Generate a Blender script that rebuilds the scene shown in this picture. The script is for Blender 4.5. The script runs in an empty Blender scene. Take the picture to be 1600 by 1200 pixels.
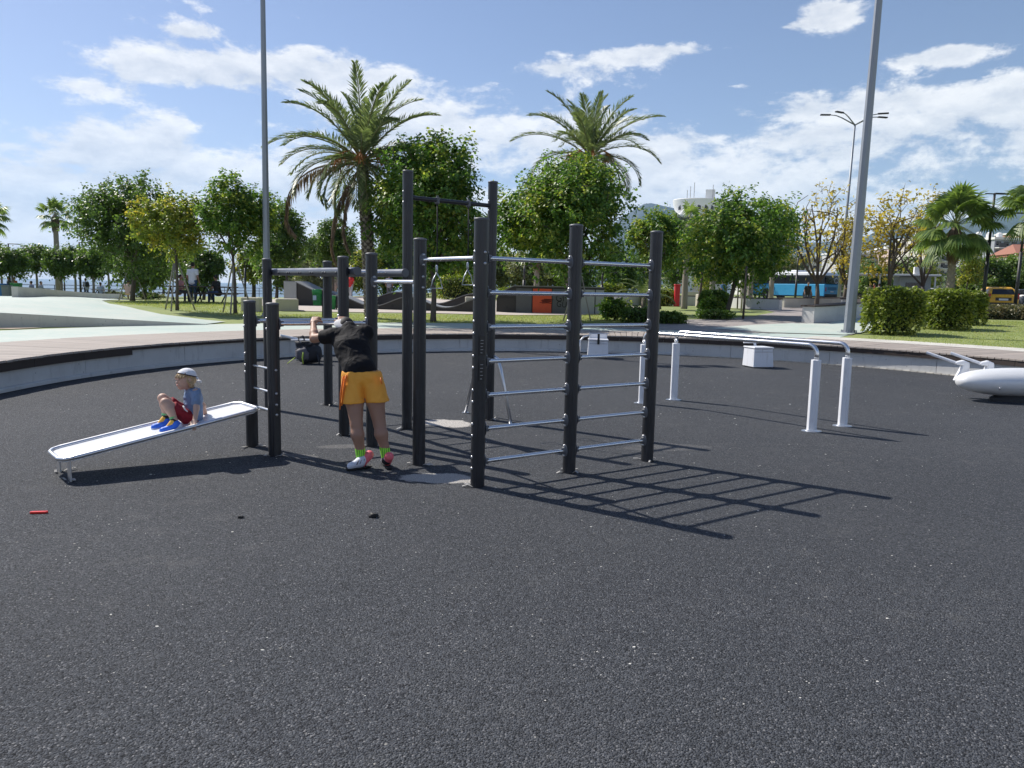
import bpy, bmesh, math, random
import numpy as np
from mathutils import Vector, Matrix, geometry
R=math.radians
# ---------------------------------------------------------------- camera, sky, sun, exposure
scene=bpy.context.scene
CAM_H=1.7; FOC=1200.0; PITCH=R(7.1); ROLL=R(1.2)
cd=bpy.data.cameras.new('camera'); cam=bpy.data.objects.new('camera',cd); scene.collection.objects.link(cam)
cd.sensor_fit='HORIZONTAL'; cd.sensor_width=36; cd.lens=36*FOC/1600; cd.clip_start=.05; cd.clip_end=40000
cam.location=(0,0,CAM_H)
cam.rotation_mode='QUATERNION'
cam.rotation_quaternion=(Matrix.Rotation(math.pi/2-PITCH,4,'X')@Matrix.Rotation(ROLL,4,'Z')).to_quaternion()
scene.camera=cam
SUN_D=Vector((-1.79,1.23,2.256)).normalized()          # towards the sun, measured from the post shadows
SUN_EL=math.asin(SUN_D.z); SUN_AZ=math.atan2(SUN_D.x,SUN_D.y)
sl=bpy.data.lights.new('sun','SUN'); sl.energy=4.9; sl.angle=R(.53); sl.color=(1,.945,.87)
so=bpy.data.objects.new('sun',sl); scene.collection.objects.link(so)
so.rotation_euler=SUN_D.to_track_quat('Z','Y').to_euler()
scene.view_settings.view_transform='Standard'; scene.view_settings.look='None'
scene.view_settings.exposure=0.36; scene.view_settings.gamma=1
scene.cycles.use_denoising=True
scene.cycles.max_bounces=6; scene.cycles.transparent_max_bounces=8; scene.cycles.volume_bounces=1
scene.cycles.diffuse_bounces=3; scene.cycles.glossy_bounces=3
world=bpy.data.worlds.new('World'); scene.world=world; world.use_nodes=True
world.cycles.sampling_method='MANUAL'; world.cycles.sample_map_resolution=512
SKY_STR=.088

def ray(x,y):
    u=(x-800)/FOC; v=(y-600)/FOC
    U=u*math.cos(ROLL)+v*math.sin(ROLL); V=-u*math.sin(ROLL)+v*math.cos(ROLL)
    return Vector((U,math.cos(PITCH)-V*math.sin(PITCH),-math.sin(PITCH)-V*math.cos(PITCH)))
def at(x,y,Y):
    d=ray(x,y); return Vector((0,0,CAM_H))+d*(Y/d.y)

def build_sky():
    nt=world.node_tree; N=nt.nodes; L=nt.links; N.clear()
    def nd(t,**k):
        n=N.new(t)
        for a,b in k.items(): setattr(n,a,b)
        return n
    def M(op,a,b=None,c=None,clamp=False):
        n=nd('ShaderNodeMath',operation=op,use_clamp=clamp)
        for i,v in enumerate((a,b,c)):
            if v is None: continue
            if isinstance(v,(int,float)): n.inputs[i].default_value=v
            else: L.new(v,n.inputs[i])
        return n.outputs[0]
    sky=nd('ShaderNodeTexSky',sky_type='NISHITA'); sky.sun_disc=False
    sky.sun_elevation=SUN_EL; sky.sun_rotation=SUN_AZ; sky.altitude=20; sky.air_density=1.0; sky.dust_density=.35; sky.ozone_density=4.5
    tc=nd('ShaderNodeTexCoord'); sep=nd('ShaderNodeSeparateXYZ'); L.new(tc.outputs['Generated'],sep.inputs[0])
    X,Y,Z=sep.outputs
    az=M('ARCTAN2',X,Y); el=M('ARCSINE',Z)
    def noise(sx,sy,ox,oy,scale,detail,rough,dist=0):
        cb=nd('ShaderNodeCombineXYZ')
        L.new(M('ADD',M('MULTIPLY',az,sx),ox),cb.inputs[0]); L.new(M('ADD',M('MULTIPLY',el,sy),oy),cb.inputs[1])
        n=nd('ShaderNodeTexNoise'); n.inputs['Scale'].default_value=scale; n.inputs['Detail'].default_value=detail
        n.inputs['Roughness'].default_value=rough; n.inputs['Distortion'].default_value=dist
        L.new(cb.outputs[0],n.inputs['Vector']); return n.outputs['Fac']
    # coverage: clouds crowd the lower sky, thin out upwards; a few measured banks, gaps and puffs on top of that
    cov=M('MULTIPLY_ADD',el,-1.35,.345)
    cov=M('MAXIMUM',cov,-.16)
    blobs=[(250,100,120,26,.24),(120,132,60,10,.20),(330,130,70,14,.10),(460,105,70,16,.2),(300,152,60,10,-.22),
           (10,110,75,90,-.30),(570,120,70,22,.16),(700,185,150,36,.16),(870,105,130,20,.24),(1040,78,70,12,.28),(1085,150,70,30,-.26),
           (730,60,90,30,-.25),(1300,24,30,17,.46),(1228,42,20,5,.26),(1430,94,56,12,.32),(1488,84,30,14,.36),(1500,40,60,20,-.16),(1600,140,50,14,.16),
           (1350,160,170,12,.16),(1180,120,120,14,-.14),(1150,134,24,4,.24),(1080,60,120,18,-.05),(1250,215,260,30,.12),(1020,240,60,26,.10),
           (150,230,160,60,.12),(20,300,120,60,.12),(1200,30,60,20,-.05),(295,48,30,6,.26),(480,78,20,6,.14),(900,30,120,25,-.2)]
    cb0=nd('ShaderNodeCombineXYZ'); L.new(az,cb0.inputs[0]); L.new(el,cb0.inputs[1])
    for px,py,sx,sy,a in blobs:
        d=ray(px,py).normalized(); a0=math.atan2(d.x,d.y); e0=math.asin(d.z)
        kx=FOC/sx*.75/2.3; ky=FOC/sy*.9/2.3
        vm=nd('ShaderNodeVectorMath',operation='MULTIPLY_ADD'); L.new(cb0.outputs[0],vm.inputs[0]); vm.inputs[1].default_value=(kx,ky,0); vm.inputs[2].default_value=(-a0*kx,-e0*ky,0)
        g=nd('ShaderNodeTexGradient',gradient_type='QUADRATIC_SPHERE'); L.new(vm.outputs[0],g.inputs[0])
        cov=M('MULTIPLY_ADD',g.outputs['Fac'],a*1.25,cov)
    n1=noise(5.5,12.5,1.7,3.1,1.0,7,.62,.3); n2=noise(21,40,4.2,1.3,1.0,6,.68,.2)
    n0=M('ADD',M('MULTIPLY',n1,.66),M('MULTIPLY',n2,.34))
    nup=M('ADD',M('MULTIPLY',noise(5.5,12.5,1.7,3.1+.02*12.5,1.0,5,.62,.3),.66),M('MULTIPLY',noise(21,40,4.2,1.3+.011*40,1.0,4,.68,.2),.34))
    dd=M('ADD',M('MULTIPLY_ADD',n0,1.55,-.275),cov)
    mr=nd('ShaderNodeMapRange',interpolation_type='SMOOTHSTEP'); L.new(dd,mr.inputs[0])
    mr.inputs[1].default_value=.55; mr.inputs[2].default_value=.72
    mask=M('MULTIPLY',mr.outputs[0],.93)
    # self shading: bright where less cloud lies above, grey-blue in the thick lower parts
    sh=M('MULTIPLY_ADD',M('SUBTRACT',n0,nup),3.4,.60,clamp=True)
    thick=nd('ShaderNodeMapRange'); L.new(dd,thick.inputs[0]); thick.inputs[1].default_value=.66; thick.inputs[2].default_value=1.0
    sh=M('SUBTRACT',sh,M('MULTIPLY',thick.outputs[0],.25),clamp=True)
    ramp=nd('ShaderNodeMix',data_type='RGBA'); L.new(sh,ramp.inputs[0])
    k=1/SKY_STR
    ramp.inputs[6].default_value=(.50*k,.53*k,.60*k,1); ramp.inputs[7].default_value=(.90*k,.885*k,.875*k,1)
    # sky colour: keep the physical sky but a touch deeper aloft
    mix=nd('ShaderNodeMix',data_type='RGBA'); L.new(mask,mix.inputs[0]); tint=nd('ShaderNodeMix',data_type='RGBA',blend_type='MULTIPLY'); tint.inputs[0].default_value=1; tint.inputs[7].default_value=(1.32,1.07,1.03,1); L.new(sky.outputs[0],tint.inputs[6]); L.new(tint.outputs[2],mix.inputs[6]); L.new(ramp.outputs[2],mix.inputs[7])
    bg=nd('ShaderNodeBackground'); bg.inputs[1].default_value=SKY_STR; L.new(mix.outputs[2],bg.inputs[0])
    out=nd('ShaderNodeOutputWorld'); L.new(bg.outputs[0],out.inputs[0])
build_sky()

# ---------------------------------------------------------------- helpers
COL=scene.collection
random.seed(7); rng=np.random.default_rng(11)
V=Vector
def U(a,b): return random.uniform(a,b)

class MB:
    def __init__(s): s.v=[]; s.f=[]
    def add(s,vs,fs):
        o=len(s.v); s.v.extend([tuple(p) for p in vs]); s.f.extend([tuple(i+o for i in f) for f in fs]); return s
    def box(s,c,size,rz=0,rot=None,taper=1.0):
        hx,hy,hz=[q/2 for q in size]; m=rot if rot is not None else Matrix.Rotation(rz,3,'Z'); vs=[]
        for z in (-1,1):
            t=taper if z>0 else 1
            for x,y in ((-1,-1),(1,-1),(1,1),(-1,1)): vs.append(V(c)+m@V((x*hx*t,y*hy*t,z*hz)))
        return s.add(vs,[(0,3,2,1),(4,5,6,7),(0,1,5,4),(1,2,6,5),(2,3,7,6),(3,0,4,7)])
    def tube(s,pts,r,n=10,cap=True,flat=1.0):
        pts=[V(p) for p in pts]; k=len(pts); rs=r if isinstance(r,(list,tuple)) else [r]*k
        vs=[];fs=[]; ref=None
        for i,p in enumerate(pts):
            t=(pts[min(i+1,k-1)]-pts[max(i-1,0)]).normalized()
            if ref is None: ref=V((0,0,1)) if abs(t.z)<.9 else V((1,0,0))
            a=t.cross(ref); a=a.normalized() if a.length>1e-6 else t.orthogonal().normalized()
            b=a.cross(t).normalized(); ref=b
            for j in range(n):
                w=2*math.pi*j/n; vs.append(p+(a*math.cos(w)+b*math.sin(w)*flat)*rs[i])
        for i in range(k-1):
            for j in range(n): fs.append((i*n+j,i*n+(j+1)%n,(i+1)*n+(j+1)%n,(i+1)*n+j))
        if cap: fs.append(tuple(range(n-1,-1,-1))); fs.append(tuple((k-1)*n+j for j in range(n)))
        return s.add(vs,fs)
    def lathe(s,prof,c=(0,0,0),n=16,rot=None,sx=1,sy=1):
        vs=[];fs=[];k=len(prof); m=rot if rot is not None else Matrix.Identity(3)
        for r,z in prof:
            for j in range(n):
                w=2*math.pi*j/n; vs.append(V(c)+m@V((r*math.cos(w)*sx,r*math.sin(w)*sy,z)))
        for i in range(k-1):
            for j in range(n): fs.append((i*n+j,i*n+(j+1)%n,(i+1)*n+(j+1)%n,(i+1)*n+j))
        fs.append(tuple(range(n-1,-1,-1))); fs.append(tuple((k-1)*n+j for j in range(n)))
        return s.add(vs,fs)
    def prism(s,poly,z0,z1,c=(0,0,0),rot=None):
        m=rot if rot is not None else Matrix.Identity(3); k=len(poly)
        vs=[V(c)+m@V((x,y,z0)) for x,y in poly]+[V(c)+m@V((x,y,z1)) for x,y in poly]
        fs=[tuple(range(k-1,-1,-1)),tuple(range(k,2*k))]+[(i,(i+1)%k,k+(i+1)%k,k+i) for i in range(k)]
        return s.add(vs,fs)
    def sphere(s,c,r,n=12,m=8,rot=None):
        rx,ry,rz=r if isinstance(r,(tuple,list)) else (r,r,r)
        prof=[(math.sin(math.pi*(i+.02)/(m+.04)),-math.cos(math.pi*(i+.02)/(m+.04))) for i in range(m+1)]
        q=rot if rot is not None else Matrix.Identity(3)
        return s.lathe(prof,c,n,q@Matrix.Diagonal((rx,ry,rz)))
def link(o,parent=None):
    COL.objects.link(o)
    if parent is not None: o.parent=parent
    return o
def mesh(name,vs,fs,mat=None,smooth=False):
    me=bpy.data.meshes.new(name); me.from_pydata([tuple(v) for v in vs],[],fs); me.update()
    if mat: me.materials.append(mat)
    if smooth: me.shade_smooth()
    return me
def bevel_mesh(me,w,seg=1,ang=40):
    bm=bmesh.new(); bm.from_mesh(me)
    es=[e for e in bm.edges if len(e.link_faces)==2 and e.calc_face_angle(0)>R(ang)]
    if es: bmesh.ops.bevel(bm,geom=es,offset=w,segments=seg,affect='EDGES',profile=.6,clamp_overlap=True)
    bm.to_mesh(me); bm.free()
def obj(name,mb,mat,parent=None,smooth=False,bevel=0,auto=None,**tags):
    me=mesh(name,mb.v,mb.f,mat)
    if bevel: bevel_mesh(me,bevel)
    if auto: 
        me.shade_smooth(); me.set_sharp_from_angle(angle=R(auto))
    elif smooth: me.shade_smooth()
    o=link(bpy.data.objects.new(name,me),parent)
    for k,v in tags.items(): o[k]=v
    return o
def thing(name,label,cat,loc=(0,0,0),rz=0,group=None):
    o=bpy.data.objects.new(name,None); o.empty_display_size=.2; link(o); o.location=loc; o.rotation_euler=(0,0,rz)
    o['label']=label; o['category']=cat
    if group: o['group']=group
    return o
def tag(o,label,cat,group=None):
    o['label']=label; o['category']=cat
    if group: o['group']=group
    return o
def dup(o,parent=None,**kw):
    c=o.copy(); COL.objects.link(c); c.parent=parent
    for k,v in kw.items(): c[k]=v
    for ch in [q for q in o.children]: dup(ch,c)
    return c
def frame(o,d,z=V((0,0,1))):
    pass
def ss(t): t=min(1,max(0,t)); return t*t*(3-2*t)

# ---------------------------------------------------------------- materials
class NT:
    def __init__(s,name):
        s.m=bpy.data.materials.new(name); s.m.use_nodes=True; s.t=s.m.node_tree; s.N=s.t.nodes; s.L=s.t.links
        s.b=s.N['Principled BSDF']; s.out=s.N['Material Output']
    def nd(s,t,**k):
        n=s.N.new(t)
        for a,b in k.items(): setattr(n,a,b)
        return n
    def put(s,v,sock):
        if isinstance(v,(int,float)): sock.default_value=v
        elif isinstance(v,(tuple,list)): sock.default_value=tuple(v)+((1,) if len(v)==3 and len(sock.default_value)==4 else ())
        else: s.L.new(v,sock)
    def M(s,op,a,b=None,c=None,clamp=False):
        n=s.nd('ShaderNodeMath',operation=op,use_clamp=clamp)
        for i,v in enumerate((a,b,c)):
            if v is not None: s.put(v,n.inputs[i])
        return n.outputs[0]
    def coord(s,kind='Object'): return s.nd('ShaderNodeTexCoord').outputs[kind]
    def pos(s): return s.nd('ShaderNodeNewGeometry').outputs['Position']
    def island(s): return s.nd('ShaderNodeNewGeometry').outputs['Random Per Island']
    def orand(s): return s.nd('ShaderNodeObjectInfo').outputs['Random']
    def noise(s,vec,scale,detail=4,rough=.55,dist=0,out='Fac'):
        n=s.nd('ShaderNodeTexNoise'); s.L.new(vec,n.inputs['Vector']); n.inputs['Scale'].default_value=scale; n.inputs['Detail'].default_value=detail
        n.inputs['Roughness'].default_value=rough; n.inputs['Distortion'].default_value=dist; return n.outputs[out]
    def voro(s,vec,scale,out='Color'):
        n=s.nd('ShaderNodeTexVoronoi'); s.L.new(vec,n.inputs['Vector']); n.inputs['Scale'].default_value=scale; return n.outputs[out]
    def scale(s,vec,v):
        n=s.nd('ShaderNodeVectorMath',operation='MULTIPLY'); s.L.new(vec,n.inputs[0]); n.inputs[1].default_value=v; return n.outputs[0]
    def rng(s,v,a,b,c=0,d=1):
        n=s.nd('ShaderNodeMapRange'); s.put(v,n.inputs[0])
        for i,q in enumerate((a,b,c,d)): n.inputs[i+1].default_value=q
        return n.outputs[0]
    def mix(s,f,a,b,blend='MIX'):
        n=s.nd('ShaderNodeMix',data_type='RGBA',blend_type=blend); s.put(f,n.inputs[0]); s.put(a,n.inputs[6]); s.put(b,n.inputs[7]); return n.outputs[2]
    def bump(s,h,strength=.3,dist=.01):
        n=s.nd('ShaderNodeBump'); n.inputs['Strength'].default_value=strength; n.inputs['Distance'].default_value=dist; s.L.new(h,n.inputs['Height'])
        s.L.new(n.outputs[0],s.b.inputs['Normal'])
    def set(s,color=None,rough=None,metal=None,**k):
        if color is not None: s.put(color,s.b.inputs['Base Color'])
        if rough is not None: s.put(rough,s.b.inputs['Roughness'])
        if metal is not None: s.put(metal,s.b.inputs['Metallic'])
        for a,v in k.items(): s.put(v,s.b.inputs[a.replace('_',' ')])
        return s.m
MATS={}
def plain(name,col,rough=.6,metal=0,var=.12,scale=8,bump=0,bscale=60,**k):
    """one base colour with grain: procedural noise in object space"""
    if name in MATS: return MATS[name]
    t=NT(name); c=t.coord(); n=t.noise(c,scale,5,.6)
    dark=tuple(q*(1-var) for q in col); light=tuple(min(1,q*(1+var)) for q in col)
    t.set(t.mix(n,dark,light),t.rng(n,.2,.8,max(0,rough-.08),min(1,rough+.08)),metal,**k)
    if bump: t.bump(t.noise(c,bscale,3),bump,.004)
    MATS[name]=t.m; return t.m
def leafmat(name,c0,c1,c2=None,trans=.4,rough=.42):
    if name in MATS: return MATS[name]
    t=NT(name); r=t.island(); p=t.noise(t.coord(),.9,2)
    col=t.mix(r,c0,c1)
    if c2: col=t.mix(t.rng(t.M('MULTIPLY_ADD',r,.35,p),.70,.92),col,c2)
    t.set(col,rough); t.b.inputs['Specular IOR Level'].default_value=.5
    tr=t.nd('ShaderNodeBsdfTranslucent'); t.L.new(t.mix(1.0,col,(1.25,1.3,.7),'MULTIPLY'),tr.inputs[0])
    mx=t.nd('ShaderNodeMixShader'); mx.inputs[0].default_value=trans
    t.L.new(t.b.outputs[0],mx.inputs[1]); t.L.new(tr.outputs[0],mx.inputs[2]); t.L.new(mx.outputs[0],t.out.inputs[0])
    MATS[name]=t.m; return t.m
# ---------------------------------------------------------------- the setting
CX,CY=1.8,11.65; RW=9.4; RD0,RD1=9.33,11.9; DECK_Z=.48
def rd(x,y):
    return math.hypot(x-CX,y-CY) if y>=CY else abs(x-CX)
def coast(x): return 78+(x+50)*1.2 if x<-20 else 114+(x+20)*3
def T(x,y):
    s=rd(x,y)-RD1
    z=.46+.27*ss(s/12.5)+.40*ss((s-16)/55)*ss((x+22)/26)-.72*ss((y-34)/34)*ss((-x-11)/14)
    q=y-coast(x)
    if q>0: z-=14*ss(q/12)
    return z
def W(px,py):
    """ground point seen at a place of the photograph: march the ray down onto the terrain"""
    d=ray(px,py); t=8.0
    while t<700:
        p=V((0,0,CAM_H))+d*t
        if p.z<T(p.x,p.y):
            a,b=t-.25,t
            for _ in range(18):
                m=(a+b)/2; p=V((0,0,CAM_H))+d*m
                if p.z<T(p.x,p.y): b=m
                else: a=m
            return V((p.x,p.y,T(p.x,p.y)))
        t+=.25
    return p
def on(px,Y):
    """ground point in the direction of image column px at depth Y"""
    p=at(px,455,Y); return V((p.x,Y,T(p.x,Y)))
def boundary(s,r):
    """point on the stadium-shaped pit outline at offset radius r; s = arc length at radius RW from the right end of the arc"""
    th=s/RW
    if th<0: return V((CX+r,CY+s,0)),V((1,0,0))
    if th>math.pi: return V((CX-r,CY-(s-math.pi*RW),0)),V((-1,0,0))
    return V((CX+r*math.cos(th),CY+r*math.sin(th),0)),V((math.cos(th),math.sin(th),0))
S0,S1=-22.0,math.pi*RW+22.0
def svals(step=.35):
    out=[]; s=S0
    while s<S1: out.append(s); s+=step if -6<s<math.pi*RW+6 else 2.0
    out.append(S1); return out

# materials of the ground
def m_rubber():
    t=NT('rubber_granulate'); p=t.pos()
    v=t.nd('ShaderNodeTexVoronoi'); t.L.new(p,v.inputs['Vector']); v.inputs['Scale'].default_value=130
    cell=t.nd('ShaderNodeSeparateColor'); t.L.new(v.outputs['Color'],cell.inputs[0])
    g=t.noise(p,95,4,.7); big=t.noise(p,.55,5,.62); mid=t.noise(p,3.2,4,.65)
    col=t.mix(cell.outputs[0],(.0036,.0043,.0058),(.092,.100,.113))
    col=t.mix(t.rng(cell.outputs[1],.93,.97),col,(.22,.22,.225))
    col=t.mix(t.rng(g,.4,.85,0,.6),col,(.034,.0375,.043),)
    col=t.mix(t.rng(big,.42,.75,0,.55),col,t.mix(cell.outputs[0],(.018,.019,.021),(.112,.118,.128)))
    wide=t.noise(p,.16,3,.5); col=t.mix(t.rng(wide,.35,.7,0,.28),col,(.016,.018,.022)); scuff=t.noise(t.scale(p,(.7,3.2,1)),1.1,6,.72,1.2); col=t.mix(t.rng(scuff,.64,.74,0,.30),col,(.13,.13,.13))
    dusty=t.M('MULTIPLY',t.rng(mid,.56,.70),t.rng(big,.45,.65))
    col=t.mix(t.M('MULTIPLY',dusty,.35),col,(.17,.168,.16))
    # pale grit specks and worn-through chalky spots
    sp=t.nd('ShaderNodeTexVoronoi'); t.L.new(p,sp.inputs['Vector']); sp.inputs['Scale'].default_value=16
    spc=t.nd('ShaderNodeSeparateColor'); t.L.new(sp.outputs['Color'],spc.inputs[0])
    speck=t.M('MULTIPLY',t.M('LESS_THAN',sp.outputs['Distance'],t.rng(spc.outputs[0],0,1,.03,.13)),t.M('GREATER_THAN',spc.outputs[1],.80))
    sx=t.nd('ShaderNodeSeparateXYZ'); t.L.new(p,sx.inputs[0])
    col=t.mix(t.M('MULTIPLY',speck,t.rng(big,.38,.6,.25,.9)),col,(.36,.345,.31))
    edge=t.noise(p,7,6,.7); fine=t.noise(p,120,3,.7)
    for (x,y,a,b,th,fill) in ((-.63,6.72,.36,.19,.0,.75),(-.80,9.52,.36,.26,-.35,.92),(-1.75,8.0,.3,.1,.2,.14),(-2.1,7.5,.2,.09,-.3,.14),(1.7,8.3,.5,.2,.2,.08)):
        u=t.M('SUBTRACT',sx.outputs[0],x); w=t.M('SUBTRACT',sx.outputs[1],y)
        uu=t.M('ADD',t.M('MULTIPLY',u,math.cos(th)/a),t.M('MULTIPLY',w,math.sin(th)/a))
        ww=t.M('ADD',t.M('MULTIPLY',u,-math.sin(th)/b),t.M('MULTIPLY',w,math.cos(th)/b))
        q=t.M('ADD',t.M('MULTIPLY',uu,uu),t.M('MULTIPLY',ww,ww))
        m=t.rng(t.M('ADD',q,t.M('MULTIPLY_ADD',edge,2.2,-1.1)),.75,1.05,1,0)
        m=t.M('MULTIPLY',m,t.M('MULTIPLY',t.rng(fine,.40,.50,.12,1),fill))
        col=t.mix(m,col,(.68,.64,.58))
    t.set(col,t.rng(cell.outputs[2],0,1,.72,.95)); t.b.inputs['Specular IOR Level'].default_value=.35
    h=t.M('ADD',t.M('MULTIPLY',v.outputs['Distance'],-1.0),t.M('MULTIPLY',g,.5)); t.bump(h,1.0,.008)
    return t.m
def m_concrete(name,col,stain=.5):
    t=NT(name); p=t.pos(); a=t.noise(p,1.3,6,.65); b=t.noise(t.scale(p,(3,3,.7)),2.2,5,.7); f=t.noise(p,70,3)
    c=t.mix(a,tuple(q*.78 for q in col),tuple(min(1,q*1.15) for q in col))
    c=t.mix(t.rng(b,.55,.75,0,stain),c,tuple(q*.45 for q in col))
    v=t.nd('ShaderNodeTexVoronoi'); t.L.new(p,v.inputs['Vector']); v.inputs['Scale'].default_value=5
    c=t.mix(t.M('MULTIPLY',t.M('LESS_THAN',v.outputs['Distance'],.07),.6),c,tuple(q*.3 for q in col))
    t.set(c,.85); t.bump(t.M('ADD',f,t.M('MULTIPLY',a,2)),.25,.006); return t.m
def m_wood(name,c0,c1,along=(14,60,60)):
    t=NT(name); o=t.coord(); r=t.orand(); g=t.noise(t.scale(o,along),1.0,5,.65); k=t.noise(o,1.6,3)
    c=t.mix(g,c0,c1); c=t.mix(t.rng(r,0,1,0,.75),c,tuple(q*.66 for q in c1)); c=t.mix(t.rng(k,.55,.75,0,.3),c,tuple(q*.6 for q in c0))
    t.set(c,.75); t.bump(g,.3,.004); return t.m
def m_mint():
    t=NT('mint_coating'); p=t.pos(); a=t.noise(p,.5,5,.6); b=t.noise(p,4,5,.7); f=t.noise(p,60,3,.7)
    c=t.mix(t.rng(a,.35,.65),(.40,.49,.44),(.50,.54,.48)); c=t.mix(t.rng(b,.5,.75,0,.6),c,(.56,.54,.48)); c=t.mix(t.rng(f,.5,.8,0,.25),c,(.24,.27,.25))
    t.set(c,.8); return t.m
def m_paving(name,col,sx=.2,sy=.4):
    t=NT(name); p=t.pos(); br=t.nd('ShaderNodeTexBrick'); t.L.new(p,br.inputs['Vector']); br.inputs['Scale'].default_value=1
    br.inputs['Brick Width'].default_value=sy; br.inputs['Row Height'].default_value=sx; br.inputs['Mortar Size'].default_value=.008
    br.inputs['Color1'].default_value=(*[q*.88 for q in col],1); br.inputs['Color2'].default_value=(*[min(1,q*1.12) for q in col],1); br.inputs['Mortar'].default_value=(*[q*.55 for q in col],1)
    a=t.noise(p,.7,5,.65); c=t.mix(t.rng(a,.4,.75,0,.4),br.outputs[0],tuple(q*.7 for q in col)); t.set(c,.85); return t.m
def m_grass():
    t=NT('lawn_turf'); p=t.pos(); a=t.noise(p,.35,5,.6); b=t.noise(p,2.5,5,.7); f=t.noise(t.scale(p,(1,1,.4)),38,4,.75)
    c=t.mix(t.rng(a,.35,.65),(.19,.245,.07),(.29,.33,.11)); c=t.mix(t.rng(b,.5,.72,0,.55),c,(.36,.33,.15)); c=t.mix(t.rng(f,.42,.62,0,.4),c,(.09,.13,.03))
    t.set(c,.9); t.bump(f,.45,.02); return t.m
RUBBER=m_rubber(); CONC=m_concrete('rim_concrete',(.55,.55,.535)); CONC_W=m_concrete('warm_concrete',(.56,.53,.46),.3)
DECKW=m_wood('deck_boards',(.30,.255,.22),(.44,.385,.335)); DARKW=m_wood('dark_fascia',(.028,.021,.018),(.06,.042,.034))
MINT=m_mint(); PAVE=m_paving('pink_paving',(.33,.295,.275)); PALE=m_paving('pale_kerb_paving',(.58,.56,.50),.3,.6); GRASS=m_grass()
PADC=m_concrete('skate_pad_concrete',(.50,.44,.39),.2); ASPH=plain('asphalt',(.055,.056,.06),.9,0,.2,3)

# pit floor
mb=MB(); sv=svals(.5); ring=[boundary(s,RW-.01)[0] for s in sv]
bm=bmesh.new(); fl=[bm.verts.new((p.x,p.y,0)) for p in ring]; bm.faces.new(fl); me=bpy.data.meshes.new('pit_floor'); bm.normal_update(); bm.to_mesh(me); bm.free()
if me.polygons[0].normal.z<0: me.flip_normals()
me.materials.append(RUBBER); o=link(bpy.data.objects.new('pit_floor',me)); o['kind']='structure'
# retaining wall behind the panels
def strip(prof,sv,closed=False):
    """extrude a profile [(radius,z)..] along the pit outline"""
    mb=MB(); k=len(prof); vs=[];fs=[]
    for s in sv:
        for r,z in prof: p,_=boundary(s,r); vs.append((p.x,p.y,z))
    n=k if closed else k-1
    for i in range(len(sv)-1):
        for j in range(n): fs.append((i*k+j,i*k+(j+1)%k,(i+1)*k+(j+1)%k,(i+1)*k+j))
    if closed: fs.append(tuple(range(k-1,-1,-1))); fs.append(tuple((len(sv)-1)*k+j for j in range(k)))
    return mb.add(vs,fs)
wall=obj('pit_wall',strip([(RW+.02,-.05),(RW+.02,.43)],svals()),CONC); wall['kind']='structure'
PL=2.45; s=-4.0; i=0
while s<math.pi*RW+4:
    a,b=s+.006,min(s+PL,math.pi*RW+4)-.006; n=7
    ss_=[a+(b-a)*q/n for q in range(n+1)]
    obj('wall_panel',strip([(RW,-.02),(RW,.425),(RW+.03,.425),(RW+.03,-.02)],ss_,True),CONC,wall)
    s+=PL; i+=1
# low ledge and dark joint on the seaward side, pale edging stones on the other
ledge=obj('wall_ledge',strip([(RW-.07,-.02),(RW-.07,.055),(RW-.055,.07),(RW-.004,.075),(RW-.004,-.02)],[math.pi*RW*(.40+.65*q/46) for q in range(47)],True),CONC,wall)
obj('joint',strip([(RW-.115,.004),(RW-.072,.006)],[math.pi*RW*(.40+.65*q/46) for q in range(47)]),plain('joint_black',(.006,.006,.007),.95),wall)
for q in range(58):
    a=RW*(.40+q*.0185); obj('edging_stone',strip([(RW-.05,-.02),(RW-.05,.018+.006*(q%3)),(RW-.004,.022),(RW-.004,-.02)],[a,a+.0155*RW],True),CONC_W,wall)
# deck: sub-frame, planks, fascia boards
deck=obj('deck',strip([(RD0+.06,.40),(RD1-.02,.40),(RD1-.02,.438),(RD0+.06,.438)],svals(),True),plain('deck_frame',(.05,.045,.04),.9)); deck['kind']='structure'
pw=.146
def plankmesh(w0,w1,name):
    m=MB(); h=.036
    vs=[(0,-w0/2,0),(RD1-RD0,-w1/2,0),(RD1-RD0,w1/2,0),(0,w0/2,0)]; vs=vs+[(x,y,h) for x,y,_ in vs]
    m.add(vs,[(0,3,2,1),(4,5,6,7),(0,1,5,4),(1,2,6,5),(2,3,7,6),(3,0,4,7)]); me=mesh(name,m.v,m.f,DECKW); bevel_mesh(me,.003); return me
pm_arc=plankmesh(pw*RD0/RW-.013,pw*RD1/RW-.013,'plank'); pm_st=plankmesh(pw-.013,pw-.013,'plank')
s=-3.4
while s<math.pi*RW+3.4:
    p,nv=boundary(s,RD0); arc=0<=s<=math.pi*RW
    o=link(bpy.data.objects.new('plank',pm_arc if arc else pm_st),deck); o.location=(p.x+nv.x*U(-.008,.008),p.y+nv.y*U(-.008,.008),DECK_Z-.036+U(-.0015,.0025)); o.rotation_euler=(U(-.004,.004),0,math.atan2(nv.y,nv.x)+U(-.0015,.0015))
    s+=pw
for a,b in ((S0,-3.4),(math.pi*RW+3.4,S1)):
    obj('deck_sheet',strip([(RD0,DECK_Z-.02),(RD0,DECK_Z-.002),(RD1,DECK_Z-.002)],[a+(b-a)*q/12 for q in range(13)]),DECKW,deck)
s=-3.0; seg=0
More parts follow.
